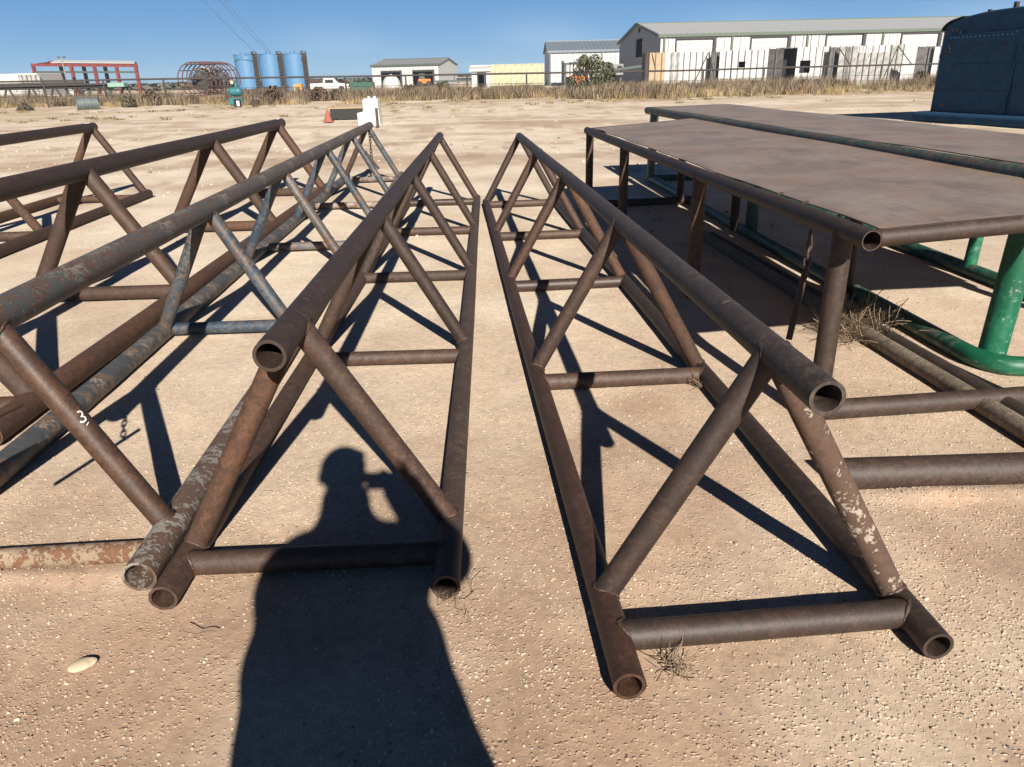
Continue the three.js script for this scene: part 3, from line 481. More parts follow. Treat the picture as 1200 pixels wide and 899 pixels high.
{ // cream container
  const a = at(575, 95, -95), W = spot(638, -95) - a.x, Hc = at(600, 75.5, -95).y, g = thing('container', 'cream ribbed shipping container behind the fence', 'container', [a.x, 0, -95], .03);
  mesh('side_wall', ribbed(W, Hc - .5, .62, .06).translate(0, .45, 0), M.cream, g); mesh('roof', box(W, .08, 2.4, W / 2, Hc, -1.2), M.cream, g); mesh('end_wall', merge([box(.1, Hc - .5, 2.4, .05, Hc / 2 + .2, -1.23), box(.1, Hc - .5, 2.4, W - .05, Hc / 2 + .2, -1.23)]), M.cream, g); mesh('skid_beam', merge([box(W, .2, .2, W / 2, .35, -.12), box(W, .2, .2, W / 2, .35, -2.2), box(.3, .25, 2.2, .6, .12, -1.2), box(.3, .25, 2.2, W - .6, .12, -1.2)]), M.trim, g);
}
// upright sheet metal screens in front of the warehouse
function screen(label, x0, x1, yT, z, mat, o = {}) {
  const a = at(x0, 100, z), b = at(x1, 100, z - (o.dz || 0)), top = at(x0, yT, z).y, W = b.x - a.x, D = o.dz || 0, L = Math.hypot(W, D), g = thing('sheet_metal_screen', label, 'metal screen', [a.x, 0, z], Math.atan2(D, W), 'upright sheet metal screens before the warehouse');
  const wins = o.wins || [], parts = []; let x = 0;
  for (const [u0, u1, y0, y1] of wins) { const wa = u0 * L, wb = u1 * L; parts.push(ribbed(wa - x, top, o.pitch || .6, .05).translate(x, 0, 0), ribbed(wb - wa, y0 * top, .6, .05).translate(wa, 0, 0), ribbed(wb - wa, top * (1 - y1), .6, .05).translate(wa, top * y1, 0)); x = wb; }
  parts.push(ribbed(L - x, top, o.pitch || .6, .05).translate(x, 0, 0)); mesh('sheet', merge(parts), mat, g);
  const bt = []; for (let q = (o.pitch || .6); q < L - .1; q += o.pitch || .6) { let y0 = 0, y1 = top; const hit = wins.find(([u, v]) => q > u * L && q < v * L); if (hit) bt.push(box(.07, top * (1 - hit[3]), .05, q, top * (1 + hit[3]) / 2, .05), box(.07, top * hit[2], .05, q, top * hit[2] / 2, .05)); else bt.push(box(.07, y1, .05, q, y1 / 2, .05)); } if (bt.length) tag(mesh('battens', merge(bt), M.batten, g), null, null, null, 'stuff');
  const fr = []; for (let i = 0; i <= Math.ceil(L / 1.2); i++) { const q = i / Math.ceil(L / 1.2) * L; if (!wins.some(([u, v]) => q > u * L && q < v * L)) fr.push(box(.08, top + .1, .08, clamp(q, .05, L - .05), top / 2, -.08)); }
  mesh('frame', merge(fr), M.trim, g);
  for (const [u0, u1, y0, y1] of wins) { const cx = (u0 + u1) / 2 * L, w2 = (u1 - u0) * L, cy = (y0 + y1) / 2 * top, h2 = (y1 - y0) * top; mesh('added_dark_inside', merge([box(w2 + .3, h2 + .3, .05, cx, cy, -.9), box(.05, h2 + .3, .78, cx - w2 / 2 - .12, cy, -.49), box(.05, h2 + .3, .78, cx + w2 / 2 + .12, cy, -.49), box(w2 + .2, .05, .78, cx, cy + h2 / 2 + .12, -.49), box(w2 + .2, .05, .78, cx, cy - h2 / 2 - .12, -.49)]), M.dark, g); }  // near-black box added behind each window hole, painting the interior shade
  if (o.patch) for (const [u0, u1, y0, y1, mm] of o.patch) mesh('sheet_patch', ribbed((u1 - u0) * L, (y1 - y0) * top, .5, .045).translate(u0 * L, y0 * top, .03), mm, g);
  return g;
}
screen('dark shaded end return of the screen row, leftmost', 751, 760, 62, -79, M.darkSheet, { dz: -1.5 });  // dark sheet colour holds the shade of this side
screen('plain tan metal screen at the left end of the row', 760, 778, 62, -77.5, M.tanSheet);
screen('white and grey streaked metal screen right of the tan one', 778.3, 831, 61.5, -77.5, M.white, { patch: [[.1, .2, 0, 1, M.greySheet], [.22, .32, 0, .99, M.greySheet]] });
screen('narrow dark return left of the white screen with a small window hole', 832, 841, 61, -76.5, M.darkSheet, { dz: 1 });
screen('white metal screen with one small square window hole near its middle', 841, 896, 59.5, -76.5, M.white, { wins: [[.4, .55, .54, .7]] });
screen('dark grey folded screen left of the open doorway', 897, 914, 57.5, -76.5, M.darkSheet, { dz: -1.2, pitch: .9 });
{ const a = at(914, 100, -78.5), b = at(931, 100, -78.5), t = at(914, 57, -78.5).y, W = b.x - a.x, g = thing('lean_to', 'dark open doorway booth between white metal screens', 'booth', [a.x, 0, -78.5]); mesh('back_sheet', ribbed(W, t, .5, .04).translate(0, 0, -1.6), M.dark, g); mesh('side_sheet', merge([box(.06, t, 1.6, .03, t / 2, -.8), box(.06, t, 1.6, W - .03, t / 2, -.8)]), M.darkSheet, g); mesh('roof_sheet', box(W + .2, .06, 1.8, W / 2, t + .04, -.8), M.darkSheet, g); mesh('white_board', box(.5, .6, .05, .4, .35, .1, .2), M.pale, g); }
screen('white metal screen with a larger dark window hole beside the doorway booth', 930, 968, 55.5, -76, M.white, { wins: [[.12, .44, .34, .66]] });
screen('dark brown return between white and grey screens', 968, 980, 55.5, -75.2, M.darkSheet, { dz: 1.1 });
screen('long grey weathered metal screen with pale upper band', 979, 1053, 54.5, -75, M.greySheet, { patch: [[.28, .76, .82, 1, M.white], [.1, .2, 0, .98, M.darkSheet]] });
screen('dark grey leaning screen beside the navy tank', 1068, 1090, 55, -72, M.darkSheet, { dz: -.8, pitch: 1 });
screen('narrow white screen edge next to the navy tank', 1088, 1096, 55, -71, M.white, {});

// ---------------------------------------------------------------- pipe fence
{
  const g = thing('pipe_fence', 'long rusty pipe rail fence with posts across the back of the yard', 'fence'), z = -65;
  const rail = [[-40, 97], [0, 96], [190, 92.5], [400, 89.8], [640, 85.5], [800, 82.7], [940, 78.6], [1090, 75], [1200, 72]].map(([x, y]) => at(x, y, z));
  for (let i = 0; i < rail.length - 1; i++) mesh('rail', pipe(rail[i], rail[i + 1], .07, { seg: 10 }), M.fence, g);
  const railY = (x) => { for (let i = 0; i < rail.length - 1; i++) if (x <= rail[i + 1].x) return mix(rail[i].y, rail[i + 1].y, (x - rail[i].x) / (rail[i + 1].x - rail[i].x)); return rail[8].y; };
  for (const px of [-22, 48, 119, 190, 262, 333, 404, 475, 547, 617, 688, 824, 895, 965, 1032, 1102]) { const x = spot(px, z); mesh('post', pipe(V(x, -.1, z), V(x, railY(x), z), .07, { seg: 10 }), M.fence, g); }
  mesh('gate_post', pipe(V(spot(757, z), -.1, z), V(spot(757, z), at(757, 62, z).y, z), .22, { seg: 14 }), M.fence, g);
  for (const h of [.85, .45]) { const pts = [-40, 190, 400, 640, 800, 940, 1090].map((px) => { const x = spot(px, z); return V(x, railY(x) - 1.7 + h + .1, z + .08); }); mesh('wire', new THREE.TubeGeometry(new THREE.CatmullRomCurve3(pts), 60, .016, 4), M.fence, g); }
  for (const [a, b] of [[[830, 62], [813, 98]], [[984, 57], [997, 77]], [[1053, 54], [1032, 98]], [[1053, 54], [1068, 75]], [[764, 63], [768, 81]], [[831, 61], [838, 95]]]) mesh('brace', pipe(at(...a, z - .15), at(...b, z - .15), .045, { seg: 8 }), M.fence, g);
}

// ---------------------------------------------------------------- far yard: left side
{ // red steel canopy frame
  const z = -96, zb = -99.4, g = thing('steel_canopy', 'red steel canopy frame on columns at the far left', 'canopy frame'), F = (px, py) => at(px, py, z), K = (px, py) => at(px, py, zb);
  const beam = (nm, p, q, t, m) => { const d = q.clone().sub(p), L = d.length(), gq = box(L, t, t * .8); gq.applyQuaternion(new THREE.Quaternion().setFromUnitVectors(V(1, 0, 0), d.normalize())); gq.translate((p.x + q.x) / 2, (p.y + q.y) / 2, (p.z + q.z) / 2); mesh(nm, gq, m, g); };
  beam('front_beam', F(36.5, 76), F(161, 77), .3, M.redSteel); beam('back_beam', K(57, 73), K(160, 74.8), .28, M.redSteel);
  for (const [a, b] of [[38, 58], [68, 82], [99, 109], [130, 136], [159.5, 159]]) beam('cross_beam', F(a, 76.2), K(b, 73.8), .24, M.redSteel);
  { const c = [F(60, 75.2), F(158, 76), K(158, 73.2), K(66, 72.2)], P = [], I = [0, 1, 2, 0, 2, 3, 4, 6, 5, 4, 7, 6]; for (const o of [.2, .14]) for (const p of c) P.push(p.x, p.y + o, p.z); for (let k = 0; k < 4; k++) I.push(k, 4 + k, (k + 1) % 4, (k + 1) % 4, 4 + k, 4 + (k + 1) % 4); const q = new THREE.BufferGeometry(); q.setAttribute('position', new THREE.Float32BufferAttribute(P, 3)); q.setIndex(I); const f = q.toNonIndexed(); f.computeVertexNormals(); mesh('roof_sheet', boxUV(idx(f)), M.pale, g); }
  for (const [px, py] of [[38.5, 88], [83, 0], [110, 0], [136, 0], [158.5, 0]]) { const p = F(px, 77); beam('column', p, V(p.x, py ? F(px, py).y : 0, z), .34, M.redSteel); }
  for (const px of [70, 97, 122]) { const p = K(px, 74); beam('column', p, V(p.x, 0, zb), .36, M.trim); }
  beam('mid_rail', F(42, 84.5), F(158, 84.5), .22, M.trim);
}
{ const z = -92, p = at(77, 90, z), t = at(76, 68, z).y, g = thing('light_pole', 'thin yard light pole with two lamp heads before the red canopy', 'light pole', [p.x, 0, z]); mesh('pole', pipe(V(0, 0, 0), V(0, t, 0), .07, { seg: 8 }), M.grey, g); for (const s of [-1, 1]) { mesh('lamp_head', box(.3, .16, .2, s * .3, t + .1, 0, .2), M.trim, g); } mesh('arm', box(.7, .06, .06, 0, t, 0), M.grey, g); }
{ // pipe storage racks with long pipes
  const z = -74, y = at(70, 101, z).y, xa = spot(-30, z), xb = spot(148, z), g = thing('pipe_storage_rack', 'low dark stand carrying a bundle of long pipes behind the left fence', 'storage rack', [xa, 0, z]);
  for (let k = 0; k < 7; k++) { const x = k * (xb - xa) / 6.4 + .5; for (const s of [-1, 1]) mesh('leg', pipe(V(x + s * .9, 0, s * .2), V(x + s * .1, y - .1, 0), .09, { seg: 8 }), M.fence, g); }
  mesh('bearer', pipe(V(0, y - .12, 0), V(xb - xa, y - .12, 0), .12, { seg: 10 }), M.fence, g);
  for (let k = 0; k < 5; k++) tag(mesh('stacked_pipe', pipe(V(xa + k * .35, y + .08 + (k > 2 ? .17 : 0), z + .25 - (k % 3) * .2), V(xb - 1.5 - k * .8, y + .08 + (k > 2 ? .17 : 0), z + .25 - (k % 3) * .2), .1, { seg: 8 }), M.fence), ['longest dark pipe, lying at the front of the bundle on the low stand', 'second dark pipe of the bundle on the low stand, in its middle', 'third dark pipe of the bundle on the low stand, at its back', 'upper front dark pipe lying on top of the bundle on the low stand', 'shortest dark pipe, on top at the middle of the bundle on the low stand'][k], 'pipe', 'pipes bundled on the far left stand');
  const gb = at(136, 99.5, z + .8); tag(mesh('green_box', box(1.5, .36, .8, gb.x, gb.y, z + .5, 0, .03), plain(.2, .33, .26, .6)), 'pale green box lying at the right end of the pipe bundle', 'box');
}
{ const z = -90, a = at(-8, 95, z), b = at(22, 95, z), t = at(10, 86.5, z).y, g = thing('box_trailer', 'white enclosed box trailer at the far left edge', 'trailer', [a.x, 0, z]), W = b.x - a.x; mesh('body', box(W + 2.2, t - .7, 5, (W + 2.2) / 2, .7 + (t - .7) / 2, -2.5, 0, .08), M.white, g); mesh('side_sheet', ribbed(2.4, t - .9, .5, .03).translate(W + .02, .75, .03), M.greySheet, g); for (const x of [1, 2.1]) mesh('wheel', new THREE.CylinderGeometry(.38, .38, .25, 18).rotateX(Math.PI / 2).translate(x, .38, .1), M.rubber, g); mesh('door_handle', box(.06, .9, .05, W - .5, 1.6, .04), M.trim, g); }
// cars and pickups, far away
function pickup(label, px, z, mat, turn) {
  const g = thing('pickup_truck', label, 'pickup truck', [spot(px, z), 0, z], turn);
  const s = new THREE.Shape([[-2.7, .5], [2.6, .5], [2.7, .95], [1.3, 1.1], [.75, 1.75], [-.6, 1.78], [-.75, 1.12], [-2.7, 1.1]].map(([x, y]) => new THREE.Vector2(x, y)));
  mesh('body', boxUV(idx(new THREE.ExtrudeGeometry(s, { depth: 1.7, bevelSize: .06, bevelThickness: .06, bevelSegments: 2 }).translate(0, 0, -.85))), mat, g);
  mesh('window', box(1.1, .42, .04, .1, 1.4, .94), M.glass, g);
  for (const x of [-1.7, 1.7]) for (const q of [-.8, .8]) mesh('wheel', new THREE.CylinderGeometry(.4, .4, .26, 18).rotateX(Math.PI / 2).translate(x, .4, q), M.rubber, g);
}
pickup('white pickup truck parked right of the blue tanks', 384, -112, M.white, .2);
pickup('white pickup truck parked behind the pipe bundle under the red canopy', 66, -104, M.whiteDull, -.1);
pickup('dark red pickup truck parked at the foot of the blue tanks', 345, -112, M.redSteel, .3);
{ const z = -118, a = spot(330, z), g = thing('container', 'low red brown container right of the blue tanks', 'container', [spot(338, z) + 2, 0, z]); mesh('side_wall', ribbed(4.6, 1.4, .4, .05).translate(0, .3, 0), M.rustO, g); mesh('roof', box(4.6, .08, 2.2, 2.3, 1.74, -1.1), M.rustO, g); mesh('end_wall', box(.08, 1.4, 2.2, 4.56, 1.0, -1.12), M.rustO, g); }
// three blue tanks with ladder towers
for (const [k, [x0, x1, txt]] of [[277.5, 303, 'leftmost'], [305.5, 332, 'middle'], [334, 360.5, 'rightmost']].entries()) {
  const z = -102, c = spot((x0 + x1) / 2, z), r = (spot(x1, z) - spot(x0, z)) / 2, Ht = at(x0, 64.5 - k * .6, z).y, g = thing('storage_tank', `upright pale blue storage tank, ${txt} of the three`, 'tank', [c, 0, z], 0, 'blue storage tanks in a row');
  mesh('shell', boxUV(idx(new THREE.CylinderGeometry(r, r, Ht, 40))).translate(0, Ht / 2, 0), M.tankBlue, g); mesh('rim', new THREE.TorusGeometry(r, .05, 6, 40).rotateX(Math.PI / 2).translate(0, Ht, 0), M.tankBlue, g); mesh('hatch', new THREE.CylinderGeometry(.3, .3, .25, 16).translate(0, Ht + .12, .6), M.tankBlue, g); mesh('valve', pipe(V(.5, .5, r - .05), V(.5, .5, r + .35), .09, { seg: 8 }), M.trim, g);
  const xt = spot(x1 - 1.5, z + 2.2), yt = at(x1 - 2, 61 - k * .4, z + 2.2).y, t = thing('ladder_tower', `dark caged ladder tower against the ${txt} blue tank`, 'ladder', [xt, 0, z + 2.2], 0, 'ladder towers on the blue tanks');
  for (const s of [-.24, .24]) mesh('upright', box(.1, yt, .12, s, yt / 2, 0), M.fence, t); for (let q = 0; q < 14; q++) mesh('rung', box(.4, .05, .05, 0, .3 + q * (yt - .4) / 13.5, 0), M.fence, t);
  mesh('cage', merge([...Array(12).keys()].map((q) => new THREE.TorusGeometry(.3, .025, 4, 14).rotateX(Math.PI / 2).translate(0, .8 + q * (yt - 1) / 12, .12))), M.fence, t); mesh('back_plate', box(.5, yt - .3, .04, 0, yt / 2, -.1), M.rust, t); mesh('hook', merge([box(.55, .1, .1, -.1, yt + .02, 0), box(.1, .4, .1, -.36, yt - .15, 0)]), M.fence, t);
}
{ // big round reel cage of pipe hoops
  const z = -76, c = at(246, 92, z), r = (at(246, 72.5, z).y - at(246, 112, z).y) / 2, g = thing('reel_cage', 'big round reel cage of red brown pipe hoops on its side', 'reel cage', [c.x, Math.max(r, c.y), z], 0);
  const n = 8; for (let i = 0; i < n; i++) { const f = i / (n - 1) - .5; mesh('hoop', new THREE.TorusGeometry(r * (1 - .03 * i / n), .05, 6, 44).rotateY(.25).translate(f * r * 1.1, -.1 * Math.abs(f), -f * 3.2), M.reel, g); }
  for (const f of [-.3, -.05, .3]) { const sp = []; for (let k = 0; k < 12; k++) sp.push(box(.08, r * 1.5, .08).rotateZ(k * Math.PI / 12)); mesh('spokes', merge(sp).rotateY(.25).translate(f * r * 1.1, -.1, -f * 3.2), M.fence, g); mesh('reel_disc', new THREE.RingGeometry(r * .42, r * .54, 28).rotateY(.25).translate(f * r * 1.1, -.1, -f * 3.2 - .1), M.fence, g); mesh('inner_hoop', new THREE.TorusGeometry(r * .7, .05, 6, 36).rotateY(.25).translate(f * r * 1.1, -.1, -f * 3.2), M.reel, g); }
  for (let k = 0; k < 12; k++) { const q = k / 12 * 6.283; mesh('long_bar', pipe(V(-r * .55 + Math.cos(q) * r * .95, Math.sin(q) * r * .97, 1.6), V(r * .55 + Math.cos(q) * r * .95, Math.sin(q) * r * .97, -1.6), .035, { seg: 6 }), M.rustO, g); }
  mesh('hub', pipe(V(-r * .7, 0, 1.9), V(r * .7, 0, -1.9), .14, { seg: 12 }), M.rust, g); mesh('white_sheet', box(.8, .6, .05, -.1, .7, .6, .2), M.pale, g);
}
{ // rounded teal pump set
  const z = -60, p = at(277, 115, z), g = thing('pump_unit', 'teal pump unit standing between reel cage and blue tanks', 'pump', [p.x, 0, z]); mesh('motor', boxUV(idx(new THREE.CapsuleGeometry(.32, .45, 6, 18).rotateZ(Math.PI / 2).translate(0, .95, 0))), M.teal, g); mesh('base', box(1, .5, .6, 0, .27, 0, 0, .04), M.teal, g); mesh('inlet', pipe(V(.1, 1.1, 0), V(.1, 1.6, 0), .12, { seg: 12 }), M.teal, g); mesh('cap', box(.2, .2, .2, -.15, 1.6, 0), plain(.5, .5, .3), g);
}
const gp = (px, py) => hitGround(px, py);
{ const p = gp(279, 125.5), g = thing('sign_box', 'small black box with a white front on the bare ground', 'box', [p[0], 0, p[2]], .1); mesh('case', box(.42, .52, .4, 0, .26, 0, 0, .02), M.dark, g); mesh('front_panel', box(.2, .36, .03, .08, .24, .205), M.pale, g); }
{ const p = gp(300, 124), g = thing('crate', 'small rusty brown crate on the bare ground', 'crate', [p[0], 0, p[2]], -.1); mesh('case', box(.45, .34, .35, 0, .17, 0, 0, .02), M.rustO, g); mesh('lid', box(.47, .04, .37, 0, .36, 0), M.rust, g); }
{ const p = gp(133, 123), g = thing('bucket', 'white plastic bucket in the dry grass', 'bucket', [p[0], 0, p[2]]); mesh('pail', new THREE.CylinderGeometry(.24, .2, .46, 20, 1, true).translate(0, .23, 0), M.bucket, g); mesh('lid', new THREE.CylinderGeometry(.25, .25, .04, 20).translate(0, .47, 0), M.bucket, g); }
{ const p = gp(206, 119), g = thing('jug', 'white jug standing in dry weeds left of the reel cage', 'jug', [p[0], 0, p[2]]); mesh('jug_body', new RoundedBoxGeometry(.3, .5, .3, 3, .08).translate(0, .3, 0), M.bucket, g); mesh('neck', new THREE.CylinderGeometry(.05, .07, .14, 12).translate(0, .6, 0), M.bucket, g); }
{ // steel drum lying on its side
  const p = gp(104, 129), g = thing('steel_drum', 'grey blue steel drum lying on its side in the grass', 'drum', [p[0], .42, p[2]], .55), L = 1.35; mesh('shell', boxUV(idx(new THREE.CylinderGeometry(.42, .42, L, 32).rotateZ(Math.PI / 2))), M.drum, g); for (const x of [-.5, -.17, .17, .5]) mesh('hoop_rib', new THREE.TorusGeometry(.425, .022, 6, 32).rotateY(Math.PI / 2).translate(x * L, 0, 0), M.drum, g);
}
{ const z = -100, p = at(364, 100, z), t = at(364, 98, z).y, g = thing('orange_tank', 'orange upright box unit beside the rightmost blue tank', 'box unit', [p.x, 0, z + 6]); mesh('case', box(.95, t + .05, .9, 0, t / 2, 0, 0, .05), plain(.5, .22, .05, .6), g); mesh('vent', box(.5, .3, .03, 0, t * .6, .46), M.trim, g); }
{ // scrap pile
  const g = thing('scrap_heap', 'low dark heap of scrap iron in front of the blue tanks', 'scrap heap', [spot(312, -84), 0, -84]), q = rng(41), l = [], l2 = [];
  for (let i = 0; i < 90; i++) { const x = rr(-3.4, 4.2, q), y = rr(.1, 1.1, q) * (1 - Math.abs(x) / 6), b = rng(i); (i % 3 ? l : l2).push(i % 2 ? pipe(V(x - rr(.2, .9, q), y, rr(-1, 1, q)), V(x + rr(.2, .9, q), y + rr(-.3, .5, q), rr(-1, 1, q)), rr(.03, .1, q), { seg: 7 }) : box(rr(.2, .9, q), rr(.1, .5, q), rr(.1, .5, q)).rotateZ(rr(-.5, .5, q)).rotateY(rr(-1, 1, q)).translate(x, y, rr(-1, 1, q))); }
  tag(mesh('scrap', merge(l), M.fence, g), null, null, null, 'stuff'); tag(mesh('rusty_scrap', merge(l2), M.redSteel, g), null, null, null, 'stuff');
}
{ const z = -118, g = thing('dumpster', 'dark green dumpster left of the small white shop', 'dumpster', [spot(410, z), 0, z]); const W = spot(437, z) - spot(410, z), t = at(420, 96.5, z).y; mesh('bin', box(W, t, 1.8, W / 2, t / 2, 0, 0, .05), plain(.015, .07, .045, .6), g); for (let i = 0; i < 5; i++) mesh('rib', box(.1, t * .9, .06, .4 + i * (W - .8) / 4, t / 2, .93), plain(.012, .06, .04, .6), g); }
{ const z = -120, g = thing('flatbed_trailer', 'grey flatbed trailer loaded with pipe before the white shed', 'trailer', [spot(508, z), 0, z]), W = spot(575, z) - spot(508, z); mesh('deck', box(W, .25, 2.2, W / 2, 1, 0), M.trim, g); mesh('headboard', box(.15, 1, 2, W * .35, 1.5, 0), M.grey, g); for (const x of [.7, 1.6, W - 1.2]) mesh('wheel', new THREE.CylinderGeometry(.45, .45, .3, 18).rotateX(Math.PI / 2).translate(x, .45, 1), M.rubber, g); for (let i = 0; i < 6; i++) mesh('cargo_pipe', pipe(V(W * .4, 1.25 + .17 * (i % 2), -.6 + i * .25), V(W - .1, 1.25 + .17 * (i % 2), -.6 + i * .25), .1, { seg: 8 }), M.grey, g); }
{ const z = -146, g = thing('tank', 'white domed tank in the first open bay of the small shop', 'tank', [spot(458, z + 2), 0, z + 2]); mesh('dome', new THREE.SphereGeometry(1.6, 28, 16, 0, 6.3, 0, 1.57).translate(0, .5, 0), M.white, g); mesh('skirt', new THREE.CylinderGeometry(1.6, 1.6, .5, 28).translate(0, .25, 0), M.white, g); mesh('manway', new THREE.CylinderGeometry(.25, .25, .2, 14).translate(0, 2.15, 0), M.white, g); }
{ const z = -142, g = thing('tractor', 'orange machine before the second open bay of the small shop', 'machine', [spot(497, z), 0, z]); mesh('body', box(2.2, .8, 1.1, 0, .95, 0, 0, .1), M.orange, g); mesh('cab', box(1, 1, 1, -.4, 1.75, 0, 0, .08), M.trim, g); for (const x of [-.8, .8]) mesh('wheel', new THREE.CylinderGeometry(.5, .5, .35, 18).rotateX(Math.PI / 2).translate(x, .5, .6), M.rubber, g); }
{ // forklift
  const z = -84, g = thing('forklift', 'orange and black forklift behind the green tree', 'forklift', [spot(676, z), 0, z], .3); mesh('body', box(1.5, .9, 1, 0, .95, 0, 0, .12), M.orange, g); mesh('counterweight', box(.5, .8, 1, -.8, .9, 0, 0, .1), M.dark, g); for (const [x, q] of [[-.6, -.45], [-.6, .45], [.55, -.45], [.55, .45]]) mesh('guard_post', box(.08, 1.3, .08, x, 2, q), M.dark, g); mesh('guard_roof', box(1.35, .08, 1.1, 0, 2.66, 0), M.dark, g); for (const q of [-.3, .3]) mesh('mast', box(.12, 2.9, .1, .85, 1.5, q), M.dark, g); for (const x of [-.6, .6]) for (const q of [-.5, .5]) mesh('wheel', new THREE.CylinderGeometry(.34, .34, .25, 18).rotateX(Math.PI / 2).translate(x, .34, q), M.rubber, g); mesh('seat', box(.5, .6, .5, -.1, 1.6, 0, 0, .08), M.dark, g);
}
{ const z = -86, g = thing('machine', 'grey conveyor machine right of the green tree', 'machine', [spot(722, z), 0, z]); mesh('case', box(1.4, 1.1, 1, 0, 1.9, 0, 0, .05), M.grey, g); mesh('arm', box(3.4, .25, .3, 1.2, 1.9, .6).rotateZ(.1), M.trim, g); for (const x of [-.5, .5]) mesh('leg', box(.15, 1.4, .15, x, .7, 0), M.trim, g); mesh('window', box(.5, .5, .03, .3, 2, .52), M.dark, g); }
// mid yard: cone, trough, white tank, post
{ const p = gp(385, 143), g = thing('traffic_cone', 'faded orange traffic cone at the left of the black trough', 'traffic cone', [p[0], 0, p[2]]); mesh('cone', new THREE.CylinderGeometry(.04, .17, .44, 24).translate(0, .26, 0), M.cone, g); mesh('base', box(.42, .05, .42, 0, .025, 0, 0, .015), M.cone, g); }
{ const p = gp(386, 141), e = gp(423, 141), W = e[0] - p[0], g = thing('steel_trough', 'black open steel trough with a pale rim beside the traffic cone', 'trough', [p[0], 0, p[2] - .3]); mesh('front_panel', box(W, .44, .04, W / 2, .24, 0), M.rubber, g); mesh('back_panel', box(W, .44, .04, W / 2, .24, -.8), M.rubber, g); mesh('rim', merge([box(W + .1, .05, .1, W / 2, .47, .0), box(W + .1, .05, .1, W / 2, .47, -.8), box(.1, .05, .7, 0, .47, -.4), box(.1, .05, .7, W, .47, -.4)]), M.wood, g); mesh('end_panel', merge([box(.04, .44, .74, .02, .24, -.4), box(.04, .44, .74, W - .02, .24, -.4)]), M.rubber, g); mesh('floor_panel', box(W - .1, .03, .7, W / 2, .05, -.4), M.rubber, g); }
{ const p = gp(434, 146), s = new THREE.Shape([[-.42, 0], [.34, 0], [.3, .84], [.25, .89], [-.14, .88], [-.18, .83], [-.18, .5], [-.23, .42], [-.42, .38]].map(([x, y]) => new THREE.Vector2(x, y))), g = thing('plastic_tank', 'white stepped plastic tank at the far end of the blue rack', 'plastic tank', [p[0], 0, p[2]]); mesh('tank_body', boxUV(idx(new THREE.ExtrudeGeometry(s, { depth: .6, bevelSize: .05, bevelThickness: .05, bevelSegments: 4 }).translate(0, 0, -.6))), M.plastic, g); for (const x of [-.02, .2]) mesh('cap', new THREE.CylinderGeometry(.05, .06, .12, 14).translate(x, .94, -.3), M.plastic, g); }
{ const p = gp(443, 151), g = thing('steel_post', 'short rusty square post beside the white plastic tank', 'post', [p[0], 0, p[2]]); mesh('shaft', box(.09, .66, .09, 0, .33, 0, .3, .01), M.rust, g); mesh('cap_plate', box(.12, .015, .12, 0, .67, 0, .3), M.rust, g); }
